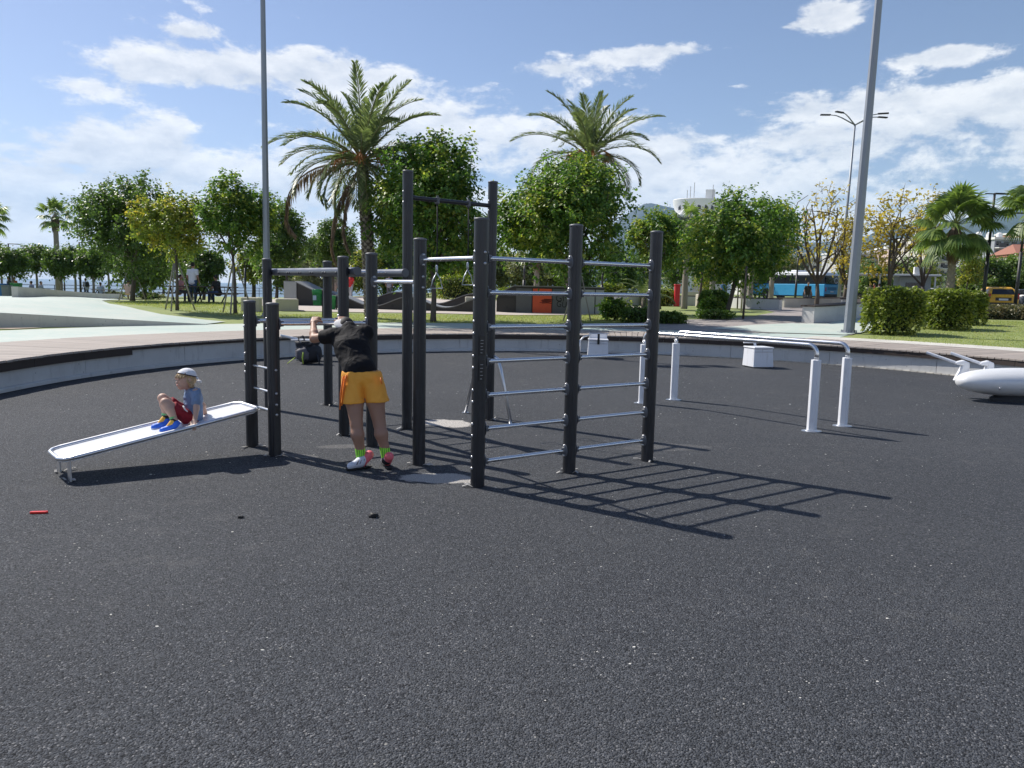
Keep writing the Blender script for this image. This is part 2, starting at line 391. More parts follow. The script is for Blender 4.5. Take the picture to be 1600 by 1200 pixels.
while s<math.pi*RW+3:
    px_s=s/RW; thick=.105
    if math.pi*.88<px_s<math.pi*1.02: thick=.13
    elif px_s>math.pi*.72: thick=.045
    ssv=[s+.004+(1.19-.008)*q/4 for q in range(5)]
    obj('fascia_board',strip([(RD0+.015,DECK_Z-.038-thick),(RD0+.015,DECK_Z-.038),(RD0+.05,DECK_Z-.038),(RD0+.05,DECK_Z-.038-thick)],ssv,True),DARKW,deck)
    s+=1.19
# ground sheet: one grid that follows the pit outline and runs out past the coast and the city
rs=[0]; 
while rs[-1]<9000: rs.append(rs[-1]+max(.7,rs[-1]*.085))
sv=svals(.8)
vs=[];fs=[];K=len(rs)
for s in sv:
    for q in rs:
        p,_=boundary(s,RD1-.01+q); vs.append((p.x,p.y,T(p.x,p.y)))
for i in range(len(sv)-1):
    for j in range(K-1): fs.append((i*K+j,i*K+j+1,(i+1)*K+j+1,(i+1)*K+j))
gnd=obj('ground',MB().add(vs,fs),GRASS,smooth=True); gnd['kind']='structure'

def drape(name,poly,mat,dz,zf=None,step=.9,kind='structure',skirt=0):
    """a sheet with outline poly [(x,y)..] laid dz above the terrain"""
    zf=zf or T; pts=[]
    n=len(poly)
    for i in range(n):
        a,b=V((*poly[i][:2],)),V((*poly[(i+1)%n][:2],)); k=max(1,int((b-a).length/step))
        for q in range(k): pts.append(a.lerp(b,q/k))
    m=len(pts); xs=[p.x for p in pts]; ys=[p.y for p in pts]; vs=list(pts)
    x=min(xs)
    while x<max(xs):
        y=min(ys)
        while y<max(ys): vs.append(V((x+step*.3*math.sin(y*5),y+step*.3*math.cos(x*7)))); y+=step
        x+=step
    r=geometry.delaunay_2d_cdt(vs,[(i,(i+1)%m) for i in range(m)],[list(range(m))],1,1e-5)
    mbx=MB().add([(p.x,p.y,zf(p.x,p.y)+dz) for p in r[0]],[tuple(f) for f in r[2]])
    if skirt: mbx.add([(p.x,p.y,zf(p.x,p.y)+dz) for p in pts]+[(p.x,p.y,T(p.x,p.y)-.05) for p in pts],[(i,(i+1)%m,m+(i+1)%m,m+i) for i in range(m)])
    o=obj(name,mbx,mat,smooth=True); o['kind']=kind; return o
def WP(l): return [tuple(W(*p)[:2]) for p in l]
# mint running path round the deck
def ringpoly(r0,r1,a,b,n=60):
    return [tuple(boundary(a+(b-a)*q/n,r0)[0][:2]) for q in range(n+1)]+[tuple(boundary(b+(a-b)*q/n,r1)[0][:2]) for q in range(n+1)]
drape('path',ringpoly(RD1-.01,14.7,RW*.95,math.pi*RW+14),MINT,.008)
drape('paving',WP([(905,511),(1000,505),(1060,500),(1140,498.5),(1180,494),(1212,488),(1190,484),(1160,482.5),(1330,477),(1420,481),(1415,500),(1330,524),(1200,521),(1000,515)]),PAVE,.018)
drape('path',WP([(1105,514),(1180,508.5),(1240,506),(1290,507),(1350,497),(1380,486),(1425,486),(1400,508),(1345,521),(1320,524.5),(1200,520.5)]),MINT,.030)
drape('paving',ringpoly(RD1-.01,13.1,-16,RW*1.0),PALE,.024)
drape('paving',WP([(380,473),(430,485),(520,488),(660,489.5),(800,493),(960,492),(1015,481),(940,474),(700,468),(400,467)]),PADC,.02)
# ramped path on the seaward side: climbs to the left on its own retaining wall
LAWN_EDGE=[(23.0,-8.6),(23.2,-9.1),(24.0,-10.6),(26.7,-13.0),(30.9,-16.2),(35.4,-18.9),(48.5,-22.6)]
def zramp(x,y):
    q=min(1,max(0,(-x-8.6)/5.6)); b=T(x,y); h=1.05-.14*ss((y-24)/8)
    if y>23: q*=ss((float(np.interp(y,[p[0] for p in LAWN_EDGE],[p[1] for p in LAWN_EDGE]))-x)/2.6)
    q*=1-ss((y-33)/12); return max(b+.012,b+(h-b)*q)
rampf=[(-8.7,21.75),(-9.9,20.6),(-11.3,19.25),(-12.3,18.2),(-14.5,15.4),(-18.5,10.5)]
drape('path',rampf+[(-30,10.5),(-31,31),(-22,32.5),(-20.6,33.5),(-21.8,37.2),(-23.2,42.5),(-24.8,48.5)]+[(x,y) for y,x in LAWN_EDGE[::-1]],MINT,.014,zramp)
mb=MB(); n=len(rampf); fine=[]
for i in range(n-1):
    for q in range(6): a=V(rampf[i]); b=V(rampf[i+1]); fine.append(a.lerp(b,q/6))
fine.append(V(rampf[-1])); vs=[]
for p in fine:
    z=zramp(p.x,p.y)+.014; vs+=[(p.x+.01,p.y-.012,T(p.x,p.y)-.1),(p.x+.01,p.y-.012,z),(p.x-.15,p.y+.13,z+.001),(p.x-.15,p.y+.13,T(p.x,p.y)-.1)]
m=len(fine); fs=[(i*4+j,i*4+(j+1)%4,(i+1)*4+(j+1)%4,(i+1)*4+j) for i in range(m-1) for j in range(4)]+[(0,1,2,3),((m-1)*4+3,(m-1)*4+2,(m-1)*4+1,(m-1)*4)]
tag(obj('retaining_wall',mb.add(vs,fs),CONC_W),'long wedge-shaped concrete retaining wall carrying the ramped mint path','wall')
# bare earth at the foot of that wall
drape('bare_ground',[(-12.6,17.6),(-11.7,17.9),(-11.4,18.6),(-12.4,18.05),(-15,14.8),(-19,10.2),(-19,8),(-16,11)],plain('bare_earth',(.42,.34,.25),.95,0,.25,5),.02)
# sea
mb=MB(); mb.add([(-12800,20,-8),(12800,20,-8),(12800,12800,-8),(-12800,12800,-8)],[(0,1,2,3)])
t=NT('sea_water'); p=t.pos(); t.set((.035,.10,.15),.28); t.bump(t.noise(t.scale(p,(.12,.3,.3)),1,5,.6),.6,.6); sea=obj('sea',mb,t.m); sea['kind']='structure'
# far mountains across the bay
t=NT('mountain_rock'); p=t.pos(); t.set(t.mix(t.noise(p,.004,6,.65),(.025,.035,.03),(.085,.085,.075)),.95); MROCK=t.m
def ridge(name,pts,Y,depth,mat):
    """mountain body: crest heights along columns of the picture, real distance Y"""
    xs=[];hs=[]
    for px,py in pts: q=at(px,py,Y); xs.append(q.x); hs.append(q.z)
    n=160; m=14; vs=[];fs=[]; r=np.random.default_rng(len(pts))
    X=np.linspace(xs[0],xs[-1],n); H=np.interp(X,xs,hs); H=H+np.convolve(r.normal(0,1,n),np.ones(5)/5,'same')*35
    ph=r.uniform(0,6,8)
    for i in range(n):
        for j in range(m):
            f=j/(m-1); prof=max(0,1-abs(f-.5)*2)**1.15
            wob=sum(math.sin(X[i]*.0012*(k+1)*1.7+ph[k]+f*5*(k%3))/(k+1.5) for k in range(7))*.10*(1 if .02<f<.98 else 0)*(abs(f-.5)*2)
            vs.append((X[i]+depth*.12*math.sin(f*6+X[i]*.002),Y+(f-.5)*depth,-20+(H[i]+20)*max(0,prof+wob)))
    for i in range(n-1):
        for j in range(m-1): fs.append((i*m+j,i*m+j+1,(i+1)*m+j+1,(i+1)*m+j))
    o=obj(name,MB().add(vs,fs),mat,smooth=True); o['kind']='structure'
ridge('mountain',[(700,450),(860,430),(960,400),(1004,338),(1034,306),(1062,322),(1120,352),(1220,376),(1300,372),(1400,380),(1480,392),(1560,400),(1700,420)],8200,3200,MROCK)
ridge('mountain',[(1150,440),(1300,395),(1400,352),(1460,335),(1530,338),(1570,322),(1620,312),(1700,300),(1800,330),(2000,420)],6800,2600,MROCK)
ridge('mountain',[(-700,440),(-300,425),(0,437),(60,440)],9000,2500,MROCK)
# ---------------------------------------------------------------- workout equipment
def m_post():
    t=NT('charcoal_powdercoat'); p=t.pos(); a=t.noise(p,3,5,.65); s=t.noise(t.scale(p,(18,18,2)),1,4,.7)
    sx=t.nd('ShaderNodeSeparateXYZ'); t.L.new(p,sx.inputs[0])
    c=t.mix(a,(.011,.0125,.016),(.021,.0225,.027)); worn=t.M('MULTIPLY',t.rng(s,.5,.72),t.rng(sx.outputs[2],.0,1.2,.8,.15))
    c=t.mix(worn,c,(.060,.063,.068)); t.set(c,t.rng(a,.3,.7,.32,.46)); return t.m
POST=m_post()
CAPM=plain('grey_cap',(.10,.105,.115),.5); 
def m_steel(name,col,rough,scr=40):
    t=NT(name); o=t.coord(); n=t.noise(o,scr,4,.7); b=t.noise(o,2.5,4); t.set(t.mix(b,tuple(q*.9 for q in col),col),t.rng(b,.3,.7,rough*.85,rough*1.15),1.0); return t.m
STEEL=m_steel('polished_steel',(.74,.75,.77),.27); BRUSH=m_steel('brushed_steel',(.72,.73,.75),.36); GALV=m_steel('galvanised',(.44,.47,.51),.5,20)
BOLT=m_steel('bolt_steel',(.55,.55,.56),.35); 
def m_white():
    t=NT('white_powdercoat'); p=t.pos(); s=t.noise(t.scale(p,(9,9,1.6)),1.4,6,.7); g=t.noise(p,26,4,.7); a=t.noise(p,2.2,4)
    c=t.mix(a,(.68,.70,.74),(.78,.79,.81)); c=t.mix(t.rng(s,.56,.74,0,.55),c,(.40,.39,.36)); c=t.mix(t.rng(g,.66,.74,0,.7),c,(.30,.29,.27)); t.set(c,t.rng(a,.3,.7,.36,.5)); return t.m
WHITEP=m_white(); TUBEM=plain('grey_beam_paint',(.12,.13,.15),.32,.2,.15,4); BOLTD=plain('painted_bolt',(.10,.105,.115),.4,.3)
STRAP=plain('torn_rubber',(.42,.41,.39),.8,0,.4,30)
def post_profile(r,n=32,groove=True):
    out=[]
    for j in range(n):
        w=2*math.pi*j/n; q=r
        if groove and j%8==0: q=r*.90
        out.append((q*math.cos(w),q*math.sin(w)))
    return out
pm=MB().prism(post_profile(.061),-.02,1.0); PME=mesh('post',pm.v,pm.f,POST); PME.shade_smooth(); PME.set_sharp_from_angle(angle=R(35))
cmb=MB().lathe([(.063,0),(.064,.012),(.060,.02),(.03,.026),(.001,.027)],n=20); CME=mesh('cap',cmb.v,cmb.f,CAPM,True)
bmb=MB().lathe([(.014,0),(.0135,.006),(.009,.011),(.001,.013)],n=8); BME=mesh('bolt',bmb.v,bmb.f,BOLT,True)
BMD=mesh('bolt',bmb.v,bmb.f,BOLTD,True)
fmb=MB().lathe([(.05,0),(.05,.006),(.034,.012),(.024,.026),(.022,.05)],n=16,sx=.8,sy=1.25); FME=mesh('flange',fmb.v,fmb.f,CAPM); FME.shade_smooth(); FME.set_sharp_from_angle(angle=R(35))
def part(name,me,parent,loc=(0,0,0),rot=None,scale=None):
    o=link(bpy.data.objects.new(name,me),parent); m=rot.to_4x4() if rot is not None else Matrix.Identity(4)
    if scale: m=m@Matrix.Diagonal((*scale,1))
    o.matrix_local=Matrix.Translation(V(loc))@m; return o
def zto(d,up=V((0,0,1))):
    """rotation whose local Z points along d and local Y as near up as can be"""
    d=V(d).normalized(); y=(up-d*up.dot(d)); y=y.normalized() if y.length>1e-5 else d.orthogonal().normalized(); x=y.cross(d)
    return Matrix((x,y,d)).transposed()
def torn(parent,n=4,r=.075,local=False):
    """curled strips of torn rubber skin round a post foot"""
    m=MB()
    for _ in range(n):
        a=U(0,6.28); c=V((math.cos(a),math.sin(a),0)); d=V((-c.y,c.x,0))*U(-1,1)+c*U(.3,1); L=U(.05,.11); w=U(.006,.012)
        b=c*(r-.02); s=d.normalized(); k=V((-s.y,s.x,0))*w; pts=[b,b+s*L*.5+V((0,0,U(.008,.03))),b+s*L+V((0,0,U(.0,.02)))]
        vs=[q+k*e for q in pts for e in (-1,1)]; m.add(vs+[q+V((0,0,.003)) for q in vs],[(0,1,3,2),(2,3,5,4),(6,8,9,7),(8,10,11,9),(0,2,8,6),(2,4,10,8),(1,7,9,3),(3,9,11,5),(4,5,11,10),(0,6,7,1)])
    return m
def add_post(parent,x,y,h,bolts=()):
    o=part('post',PME,parent,(x,y,0),scale=(1,1,h)); 
    c=link(bpy.data.objects.new('cap',CME),o); c.matrix_parent_inverse=Matrix.Identity(4); c.matrix_local=Matrix.Diagonal((1,1,1/h,1))@Matrix.Translation((0,0,0)); c.location=(0,0,1.0)
    tm=torn(o); t=link(bpy.data.objects.new('torn_rubber_skin',mesh('torn_rubber_skin',tm.v,tm.f,STRAP)),o); t['kind']='stuff'; t.matrix_local=Matrix.Diagonal((1,1,1/h,1)); t.location=(0,0,.004/h)
    for z,ang in bolts:
        d=V((math.cos(ang),math.sin(ang),0)); b=link(bpy.data.objects.new('bolt',BME),o)
        b.matrix_local=Matrix.Diagonal((1,1,1/h,1))@Matrix.Translation(d*.057+V((0,0,z)))@zto(d).to_4x4()
    return o
def add_bar(parent,a,b,r=.019,inset=.057,mat=STEEL,name='bar',flanges=True,n=14):
    a=V(a); b=V(b); d=(b-a).normalized(); p,q=a+d*inset,b-d*inset
    o=obj(name,MB().tube([p-d*.01,p.lerp(q,.5),q+d*.01],r,n),mat,parent,auto=40)
    if flanges:
        part('flange',FME,o,p-d*.002,zto(d)); part('flange',FME,o,q+d*.002,zto(-d))
        for e,sgn in ((p,1),(q,-1)):
            for dz in (-.045,.045): part('bolt',BME,o,e+d*sgn*.006+V((0,0,dz)),zto(d*sgn))
    return o
PT={1:(-.28,6.46,2.25),2:(.55,7.04,2.26),3:(1.38,7.61,2.26),4:(-.88,7.23,2.12),5:(-1.48,8.04,2.01),6:(-1.90,8.61,1.99),7:(-2.34,7.48,1.49),8:(-2.71,7.91,1.50),9:(-3.28,10.28,2.0),10:(-2.60,10.78,2.0),11:(-1.25,9.08,3.0),12:(-.29,9.84,3.0)}
def pz(k,z): return V((PT[k][0],PT[k][1],z))
RIG=thing('workout_frame','charcoal climbing frame of round posts with steel wall bars, dip bars and overhead ladder','climbing frame')
def dirang(a,b): return math.atan2(PT[b][1]-PT[a][1],PT[b][0]-PT[a][0])
LZ=[1.945,1.66,1.37,1.08,.79,.50,.215]
back=dirang(2,1)
b1=[(z+e,back) for z in LZ for e in (.05,-.05)]+[(1.99,dirang(4,1)+.0),(1.90,dirang(4,1))]
for k in PT:
    if k in (11,12): pass
    bl=[]
    if k==1: bl=b1
    if k==4: bl=[(1.79,dirang(5,4)),(1.69,dirang(5,4))]
    if k==7: bl=[(1.36,dirang(5,7)),(1.26,dirang(5,7)),(.86,dirang(8,7)),(.63,dirang(8,7)),(.52,dirang(8,7)),(.42,dirang(8,7))]
    if k==8: bl=[(1.36,dirang(6,8)),(1.26,dirang(6,8)),(.98,-2.4),(.86,-2.3),(.79,-2.4)]
    if k in (5,6): bl=[(1.36,dirang(7,5)),(1.26,dirang(7,5)),(1.36,dirang(7,5)+math.pi),(1.26,dirang(7,5)+math.pi)]
    if k in (9,): bl=[(1.9,math.pi),(1.82,math.pi)]
    if k in (11,12): bl=[(2.78,dirang(12,11)),(2.66,dirang(12,11)),(2.78,dirang(11,12)),(2.66,dirang(11,12))]
    o=add_post(RIG,*PT[k],bl)
for z in LZ:
    add_bar(RIG,pz(1,z),pz(2,z)); add_bar(RIG,pz(2,z),pz(3,z))
add_bar(RIG,pz(4,1.945),pz(1,1.945)); add_bar(RIG,pz(5,1.74),pz(4,1.74))
add_bar(RIG,pz(7,1.31),pz(5,1.31),.0215,name='dip_bar'); add_bar(RIG,pz(8,1.31),pz(6,1.31),.0215,name='dip_bar')
for z in (.86,.63): add_bar(RIG,pz(8,z),pz(7,z),.012,name='rung',flanges=False)
add_bar(RIG,pz(11,2.72),pz(12,2.72),.026,mat=POST,name='high_bar',flanges=False)
# overhead ladder: two beams beside the posts with rungs between them
inn=V((.69,.50,0)).normalized()*.105
A0,A1=pz(9,1.85)+inn,pz(6,1.85)+inn; B0,B1=pz(10,1.85)-inn,pz(11,1.85)-inn
dr=(A1-A0).normalized()
beams=[]
for (e0,e1) in ((A0,A1),(B0,B1)):
    bo=obj('beam',MB().tube([e0-dr*.10,e0.lerp(e1,.5),e1+dr*.12],.046,20),TUBEM,RIG,auto=40); beams.append(bo)
    for e,s in ((e0-dr*.10,-1),(e1+dr*.12,1)): obj('end_cap',MB().lathe([(.050,0),(.050,.008),(.047,.012),(.001,.013)],e,20,zto(dr*s)),CAPM,bo,auto=30)
    sg=-1 if e0 is A0 else 1
    for e in (e0,e1): obj('bracket',MB().tube([e+inn*sg*.72,e-inn*sg*.05],.034,14),POST,bo,auto=40)
for q in range(6):
    f=(q+.6)/6.4; a=A0.lerp(A1,f); b=B0.lerp(B1,f); d=(b-a).normalized()
    obj('rung',MB().tube([a+d*.03,b-d*.03],.016,10),STEEL,RIG,auto=40)
    side=V((-d.x,-d.y,0))
    for e in (-.03,.03): part('bolt',BMD,beams[0],a-d*.042+dr*e+V((0,0,-.014)),zto(-d+V((0,0,-.4))))
# sliding board clipped between the two short posts
u=V((.755,.656,0)); w=V((-u.y,u.x,0)); top=V((-2.525,7.695,.475))-u*.14; Lb=1.72
low=top-u*Lb; low.z=.185
ax=(top-low).normalized(); nrm=ax.cross(-w).normalized(); nrm=nrm if nrm.z>0 else -nrm
def board_outline(hw,L,c,e=0):
    pts=[(c,-hw),(L-c*.7,-hw),(L,-hw+c*.7),(L,hw-c*.7),(L-c*.7,hw),(c,hw),(c*.35,hw-c*.25),(0,hw-c),(0,-hw+c),(c*.35,-hw+c*.25)]
    return pts
Lr=(top-low).length; rotB=Matrix((ax,w,nrm)).transposed(); hw=.27
def m_board():
    t=NT('pale_slide_laminate'); p=t.pos(); n=t.noise(t.scale(p,(1,1,1)),2.2,5,.7); sc=t.noise(t.scale(p,(2,2,2)),5,6,.75,.8); cc=t.mix(t.rng(n,.4,.75),(.76,.78,.82),(.66,.65,.62)); t.set(t.mix(t.rng(sc,.6,.72,0,.45),cc,(.42,.41,.39)),t.rng(n,.3,.7,.18,.38)); return t.m
bd=obj('slide_board',MB().prism(board_outline(hw,Lr,.10),-.022,.0,low,rotB),m_board(),RIG,bevel=.003)
po=[V((x,y)) for x,y in board_outline(hw,Lr,.10)]; po.append(po[0]); rp=[]
for i in range(len(po)-1):
    for q in range(3): p=po[i].lerp(po[i+1],q/3); rp.append(low+rotB@V((p.x,p.y,.006)))
rp.append(rp[0]); obj('edge_rail',MB().tube(rp,.019,8,False),BRUSH,bd,smooth=True)
for sgn in (-1,1):
    c=low+rotB@V((.07,sgn*(hw-.06),-.02)); obj('foot',MB().box(((c.x),(c.y),c.z/2-.005),(.10,.014,c.z+.03),math.atan2(u.y,u.x)+R(90)),BRUSH,bd,bevel=.002)
    tm=torn(None,3,.06); f=obj('torn_rubber_skin',tm,STRAP,bd); f['kind']='stuff'; f.location=(c.x,c.y,.004)
add_bar(RIG,pz(8,.44),pz(7,.44),.016,name='rung',flanges=False)
# sticker plates on the first post
an=-math.pi/2+.45
for z0,z1 in ((.92,1.10),(1.14,1.30)):
    d=V((math.cos(an),math.sin(an),0)); o=obj('label_plate',MB().box(pz(1,(z0+z1)/2)+d*.0615,(.05,.004,z1-z0),an+math.pi/2),plain('plate_black',(.012,.012,.013),.4),RIG,bevel=.001)
    m=MB(); r2=random.Random(3)
    for q in range(5):
        zz=z0+.02+q*(z1-z0-.03)/5; ww=r2.uniform(.012,.034); m.box(pz(1,zz)+d*.0637+V((-d.y,d.x,0))*(-.018+ww/2),(ww,.0012,.0035),an+math.pi/2)
    obj('print',m,plain('plate_print',(.42,.42,.42),.6),o)
# hanging trapeze handles on the high bar
for f in (.33,.70):
    c=pz(11,2.72).lerp(pz(12,2.72),f); zb=1.98 if f>.5 else 1.93
    hd=thing('hanging_handle','rope and steel triangle handle hung from the high bar, '+('farther from' if f>.5 else 'nearer to')+' the overhead ladder','rope handle',(c.x,c.y,zb-.25))
    L0=V((0,0,.25)); top_=V((0,0,2.72-(zb-.25)))
    obj('clamp',MB().lathe([(.012,-.05),(.029,-.036),(.031,.03),(.014,.036),(.009,.055)],top_,12),CAPM,hd,auto=40)
    obj('rope',MB().tube([top_-V((0,0,.04)),(top_+L0)/2+V((.004,0,0)),L0],.0075,8),plain('rope_black',(.02,.02,.022),.8),hd,smooth=True)
    obj('swivel',MB().lathe([(.008,-.06),(.014,-.05),(.014,.02),(.008,.03)],L0,10),GALV,hd,auto=40)
    k=V((.78,.62,0)); tri=[L0-V((0,0,.06)),k*.055+V((0,0,.10)),k*.085+V((0,0,.0)),-k*.085,-k*.055+V((0,0,.10)),L0-V((0,0,.06))]
    obj('handle',MB().tube(tri,.007,8),GALV,hd,smooth=True)

# parallel bars
pb=thing('parallel_bars','pair of shiny steel parallel bars on four white posts','parallel bars',(0,0,0))
PB=[(2.56,12.03),(1.99,11.60),(4.33,9.91),(3.76,9.48)]
for x,y in PB:
    rz=math.atan2(9.91-12.03,4.33-2.56)
    o=obj('post',MB().prism([(.062*math.cos(a+.4),.062*math.sin(a+.4)) for a in [k*math.pi/3 for k in range(6)]],0,.90,(x,y,0),Matrix.Rotation(rz,3,'Z')),WHITEP,pb,bevel=.004)
    obj('base_plate',MB().lathe([(.125,0),(.125,.008),(.08,.012),(.078,.02)],(x,y,.002),20,sx=1,sy=.75),BRUSH,o,auto=30)
    obj('collar',MB().lathe([(.03,.88),(.03,.93),(.024,.935)],(x,y,0),12),BRUSH,o,auto=30)
for (a,b) in ((0,2),(1,3)):
    A=V((*PB[a],0)); B=V((*PB[b],0)); d=(B-A).normalized(); pts=[A+V((0,0,.9)),A+V((0,0,.98))]
    r=.11
    for q in range(7):
        w_=q/6*math.pi/2; pts.append(A+d*(r-r*math.cos(w_))+V((0,0,1.08-r+r*math.sin(w_))))
    for q in range(7):
        w_=math.pi/2-q/6*math.pi/2; pts.append(B-d*(r-r*math.cos(w_))+V((0,0,1.08-r+r*math.sin(w_))))
    pts+= [B+V((0,0,.9))]; obj('bar',MB().tube(pts,.027,16),STEEL,pb,smooth=True)

# bulbous back-extension bench with two foot bars
cb=thing('capsule_bench','long silver capsule-shaped exercise bench with two padded foot bars behind it','exercise bench',(8.55,12.75,0))
m=MB(); prof=[]; 
for q in range(25):
    a=math.pi*q/24; prof.append((max(.001,math.sin(a)**.72)*.285,-math.cos(a)*1.12))
m.lathe(prof,(0,0,.32),28,Matrix.Rotation(R(90),3,'Y')@Matrix.Diagonal((.84,1.25,1)))
t=NT('silver_shell'); o_=t.coord(); n=t.noise(t.scale(o_,(1,6,6)),3,5,.7); t.set(t.mix(n,(.64,.655,.67),(.83,.83,.81)),t.rng(n,.3,.7,.3,.5),.12)
sh=obj('shell',m,t.m,cb,smooth=True)
obj('plinth',MB().lathe([(.5,0),(.5,.06),(.4,.12)],(0.1,0,0),20,sx=1.3,sy=.42),plain('dark_plinth',(.03,.03,.033),.7),cb)
for q in range(4): part('bolt',BME,sh,(-.62+q*.42,-.352,.25),zto((0,-1,-.2)),scale=(1.3,1.3,1.3))
for x in (-.92,-.50):
    b=obj('bracket',MB().prism([(-.13,0),(.10,0),(.12,.05),(.10,.32),(.0,.36),(-.14,.32),(-.13,.28),(-.01,.27)],-.045,.045,(x+.1,.40,.28),Matrix.Rotation(R(90),3,'X')),WHITEP,cb,bevel=.012)
    obj('foot_bar',MB().tube([(x-.02,.40,.59),(x-.42,.62,.74)],.026,12),WHITEP,b,auto=40)
# press boxes at the wall
def press_box(name,label,loc,rz,tbar):
    b=thing(name,label,'exercise machine',loc,rz)
    m=MB(); lo=[(-.26,-.20),(.26,-.20),(.26,.30),(-.26,.30)]; hi=[(-.235,-.16),(.235,-.16),(.235,.30),(-.235,.30)]
    m.add([(x,y,.02) for x,y in lo]+[(x,y,.44) for x,y in hi],[(0,3,2,1),(4,5,6,7),(0,1,5,4),(1,2,6,5),(2,3,7,6),(3,0,4,7)])
    h=obj('housing',m,WHITEP,b,bevel=.01)
    obj('seat_lid',MB().box((0,.06,.462),(.50,.50,.035)),WHITEP,h,bevel=.008); obj('seam',MB().box((0,-.172,.37),(.45,.012,.006)),plain('seam_grey',(.25,.26,.28),.6),h)
    obj('foot_gap',MB().box((0,.06,.012),(.46,.42,.03)),plain('dark_plinth',(.03,.03,.033),.7),b)
    if tbar:
        s=obj('stem',MB().tube([(0,-.19,.36),(0,-.21,.62)],.03,10),POST,b,auto=40); obj('cross_bar',MB().tube([(-.24,-.21,.625),(.24,-.21,.625)],.016,10),BRUSH,s,auto=40)
        obj('backrest',MB().box((0,.22,.535),(.46,.05,.12)),WHITEP,b,bevel=.01)
        for x in (-.4,): obj('arm',MB().tube([(-.22,.2,.56),(-.36,.15,.52),(-.46,.05,.42),(-.46,.05,.02)],.02,10),BRUSH,b,smooth=True)
    else:
        s=obj('stem',MB().tube([(.04,.26,.46),(.04,.32,.56)],.03,10),WHITEP,b,auto=40); obj('cross_bar',MB().tube([(-.24,.32,.56),(.28,.32,.56)],.022,10),WHITEP,s,auto=40)
press_box('leg_press','white box-shaped exercise seat with a small handlebar by the rim wall',(5.72,17.75,0),R(14),False)
press_box('leg_press','white exercise box with a dark T-handle and side arm at the far wall',(2.15,19.35,0),R(-4),True)
# low sit-up bench behind the bag
sb=thing('situp_bench','low silver sit-up bench standing against the rim wall behind the backpack','bench',(at(508,540,17.25).x,17.25,0),R(4))
obj('seat',MB().box((0,0,.455),(1.45,.34,.035)),BRUSH,sb,bevel=.012)
for x in (-.6,.6): obj('leg',MB().tube([(x,-.13,.44),(x,-.15,.01),(x,.15,.01),(x,.13,.44)],.018,8),WHITEP,sb,smooth=True)
obj('foot_roller',MB().tube([(-.95,-.16,.56),(-.6,-.02,.47)],.028,10),WHITEP,sb,auto=40); obj('foot_roller_post',MB().tube([(-.68,0,.44),(-.80,-.05,.51)],.02,8),BRUSH,sb,auto=40)
# bent steel hurdle on the floor
hd=thing('steel_hurdle','tall bent steel tube hurdle standing behind the wall bars','hurdle',(-.3,9.9,0))
q0,q1=V((-.63,10.36,0)),V((0,9.49,0)); pts=[q0]
for k in range(9):
    f=k/8; e=.23+.54*f; pts.append(q0.lerp(q1,e)+V((0,0,.78+.06*math.sin(f*math.pi)-(.10 if k in(0,8) else 0))))
pts.append(q1); obj('tube',MB().tube([p-V((-.3,9.9,0)) for p in pts],.021,10),BRUSH,hd,smooth=True)
for q in (q0,q1): obj('foot_plate',MB().lathe([(.05,0),(.05,.006),(.02,.01)],q-V((-.3,9.9,0))+V((0,0,.002)),12),BRUSH,hd,auto=30)

# backpack
bp=thing('backpack','black backpack with yellow-green straps slumped on the rubber floor','backpack',(-4.40,16.45,0),R(-8))
BK=plain('pack_nylon',(.016,.017,.022),.7,0,.3,20,.4,80); GRY=plain('pack_grey',(.10,.095,.11),.7,0,.3,16); LIME=plain('lime_webbing',(.52,.68,.08),.6)
def lump(mb,c,r,seed,n=16,m=11,amp=.12):
    rr=np.random.default_rng(seed); ph=rr.uniform(0,6,6); vs=[];fs=[]
    for i in range(m+1):
        for j in range(n):
            a=math.pi*(i+.03)/(m+.06); b=2*math.pi*j/n; x,y,z=math.sin(a)*math.cos(b),math.sin(a)*math.sin(b),-math.cos(a)
            k=1+amp*sum(math.sin(ph[q]+3*x*(q+1)+2.3*y*(q+.5)+2.7*z*q) for q in range(4))/2
            sx=abs(x)**.8*math.copysign(1,x); sy=abs(y)**.8*math.copysign(1,y); sz=abs(z)**.8*math.copysign(1,z)
            vs.append((c[0]+sx*r[0]*k,c[1]+sy*r[1]*k,max(.004,c[2]+sz*r[2]*k)))
    for i in range(m):
        for j in range(n): fs.append((i*n+j,i*n+(j+1)%n,(i+1)*n+(j+1)%n,(i+1)*n+j))
    fs.append(tuple(range(n-1,-1,-1))); fs.append(tuple(m*n+j for j in range(n))); return mb.add(vs,fs)
bb=obj('bag_body',lump(MB(),(.02,0,.23),(.27,.19,.23),5),BK,bp,smooth=True)
obj('front_pocket',lump(MB(),(-.05,-.14,.21),(.17,.09,.14),8),GRY,bb,smooth=True)
obj('top_flap',lump(MB(),(-.02,.0,.42),(.20,.14,.09),9,amp=.3),BK,bb,smooth=True)
obj('haul_loop',MB().tube([(-.18,-.02,.42),(-.20,-.03,.56),(-.10,-.02,.60),(-.06,0,.46)],.017,8,flat=.5),BK,bb,smooth=True)
obj('mesh_net',MB().tube([(-.2,-.1,.30),(-.24,-.08,.46),(-.15,-.08,.55),(-.1,-.1,.4)],.02,6,flat=.5),plain('net_grey',(.3,.3,.31),.8),bb,smooth=True)
obj('strap',MB().tube([(.0,-.235,.26),(-.01,-.27,.15),(.0,-.25,.02)],.028,8,flat=.3),LIME,bb,smooth=True)
obj('strap',MB().tube([(-.22,-.16,.14),(-.30,-.2,.07),(-.36,-.24,.012)],.018,8,flat=.4),LIME,bb,smooth=True)
obj('strap',MB().tube([(.24,-.1,.26),(.30,-.16,.12),(.34,-.2,.015)],.018,8,flat=.4),BK,bb,smooth=True)

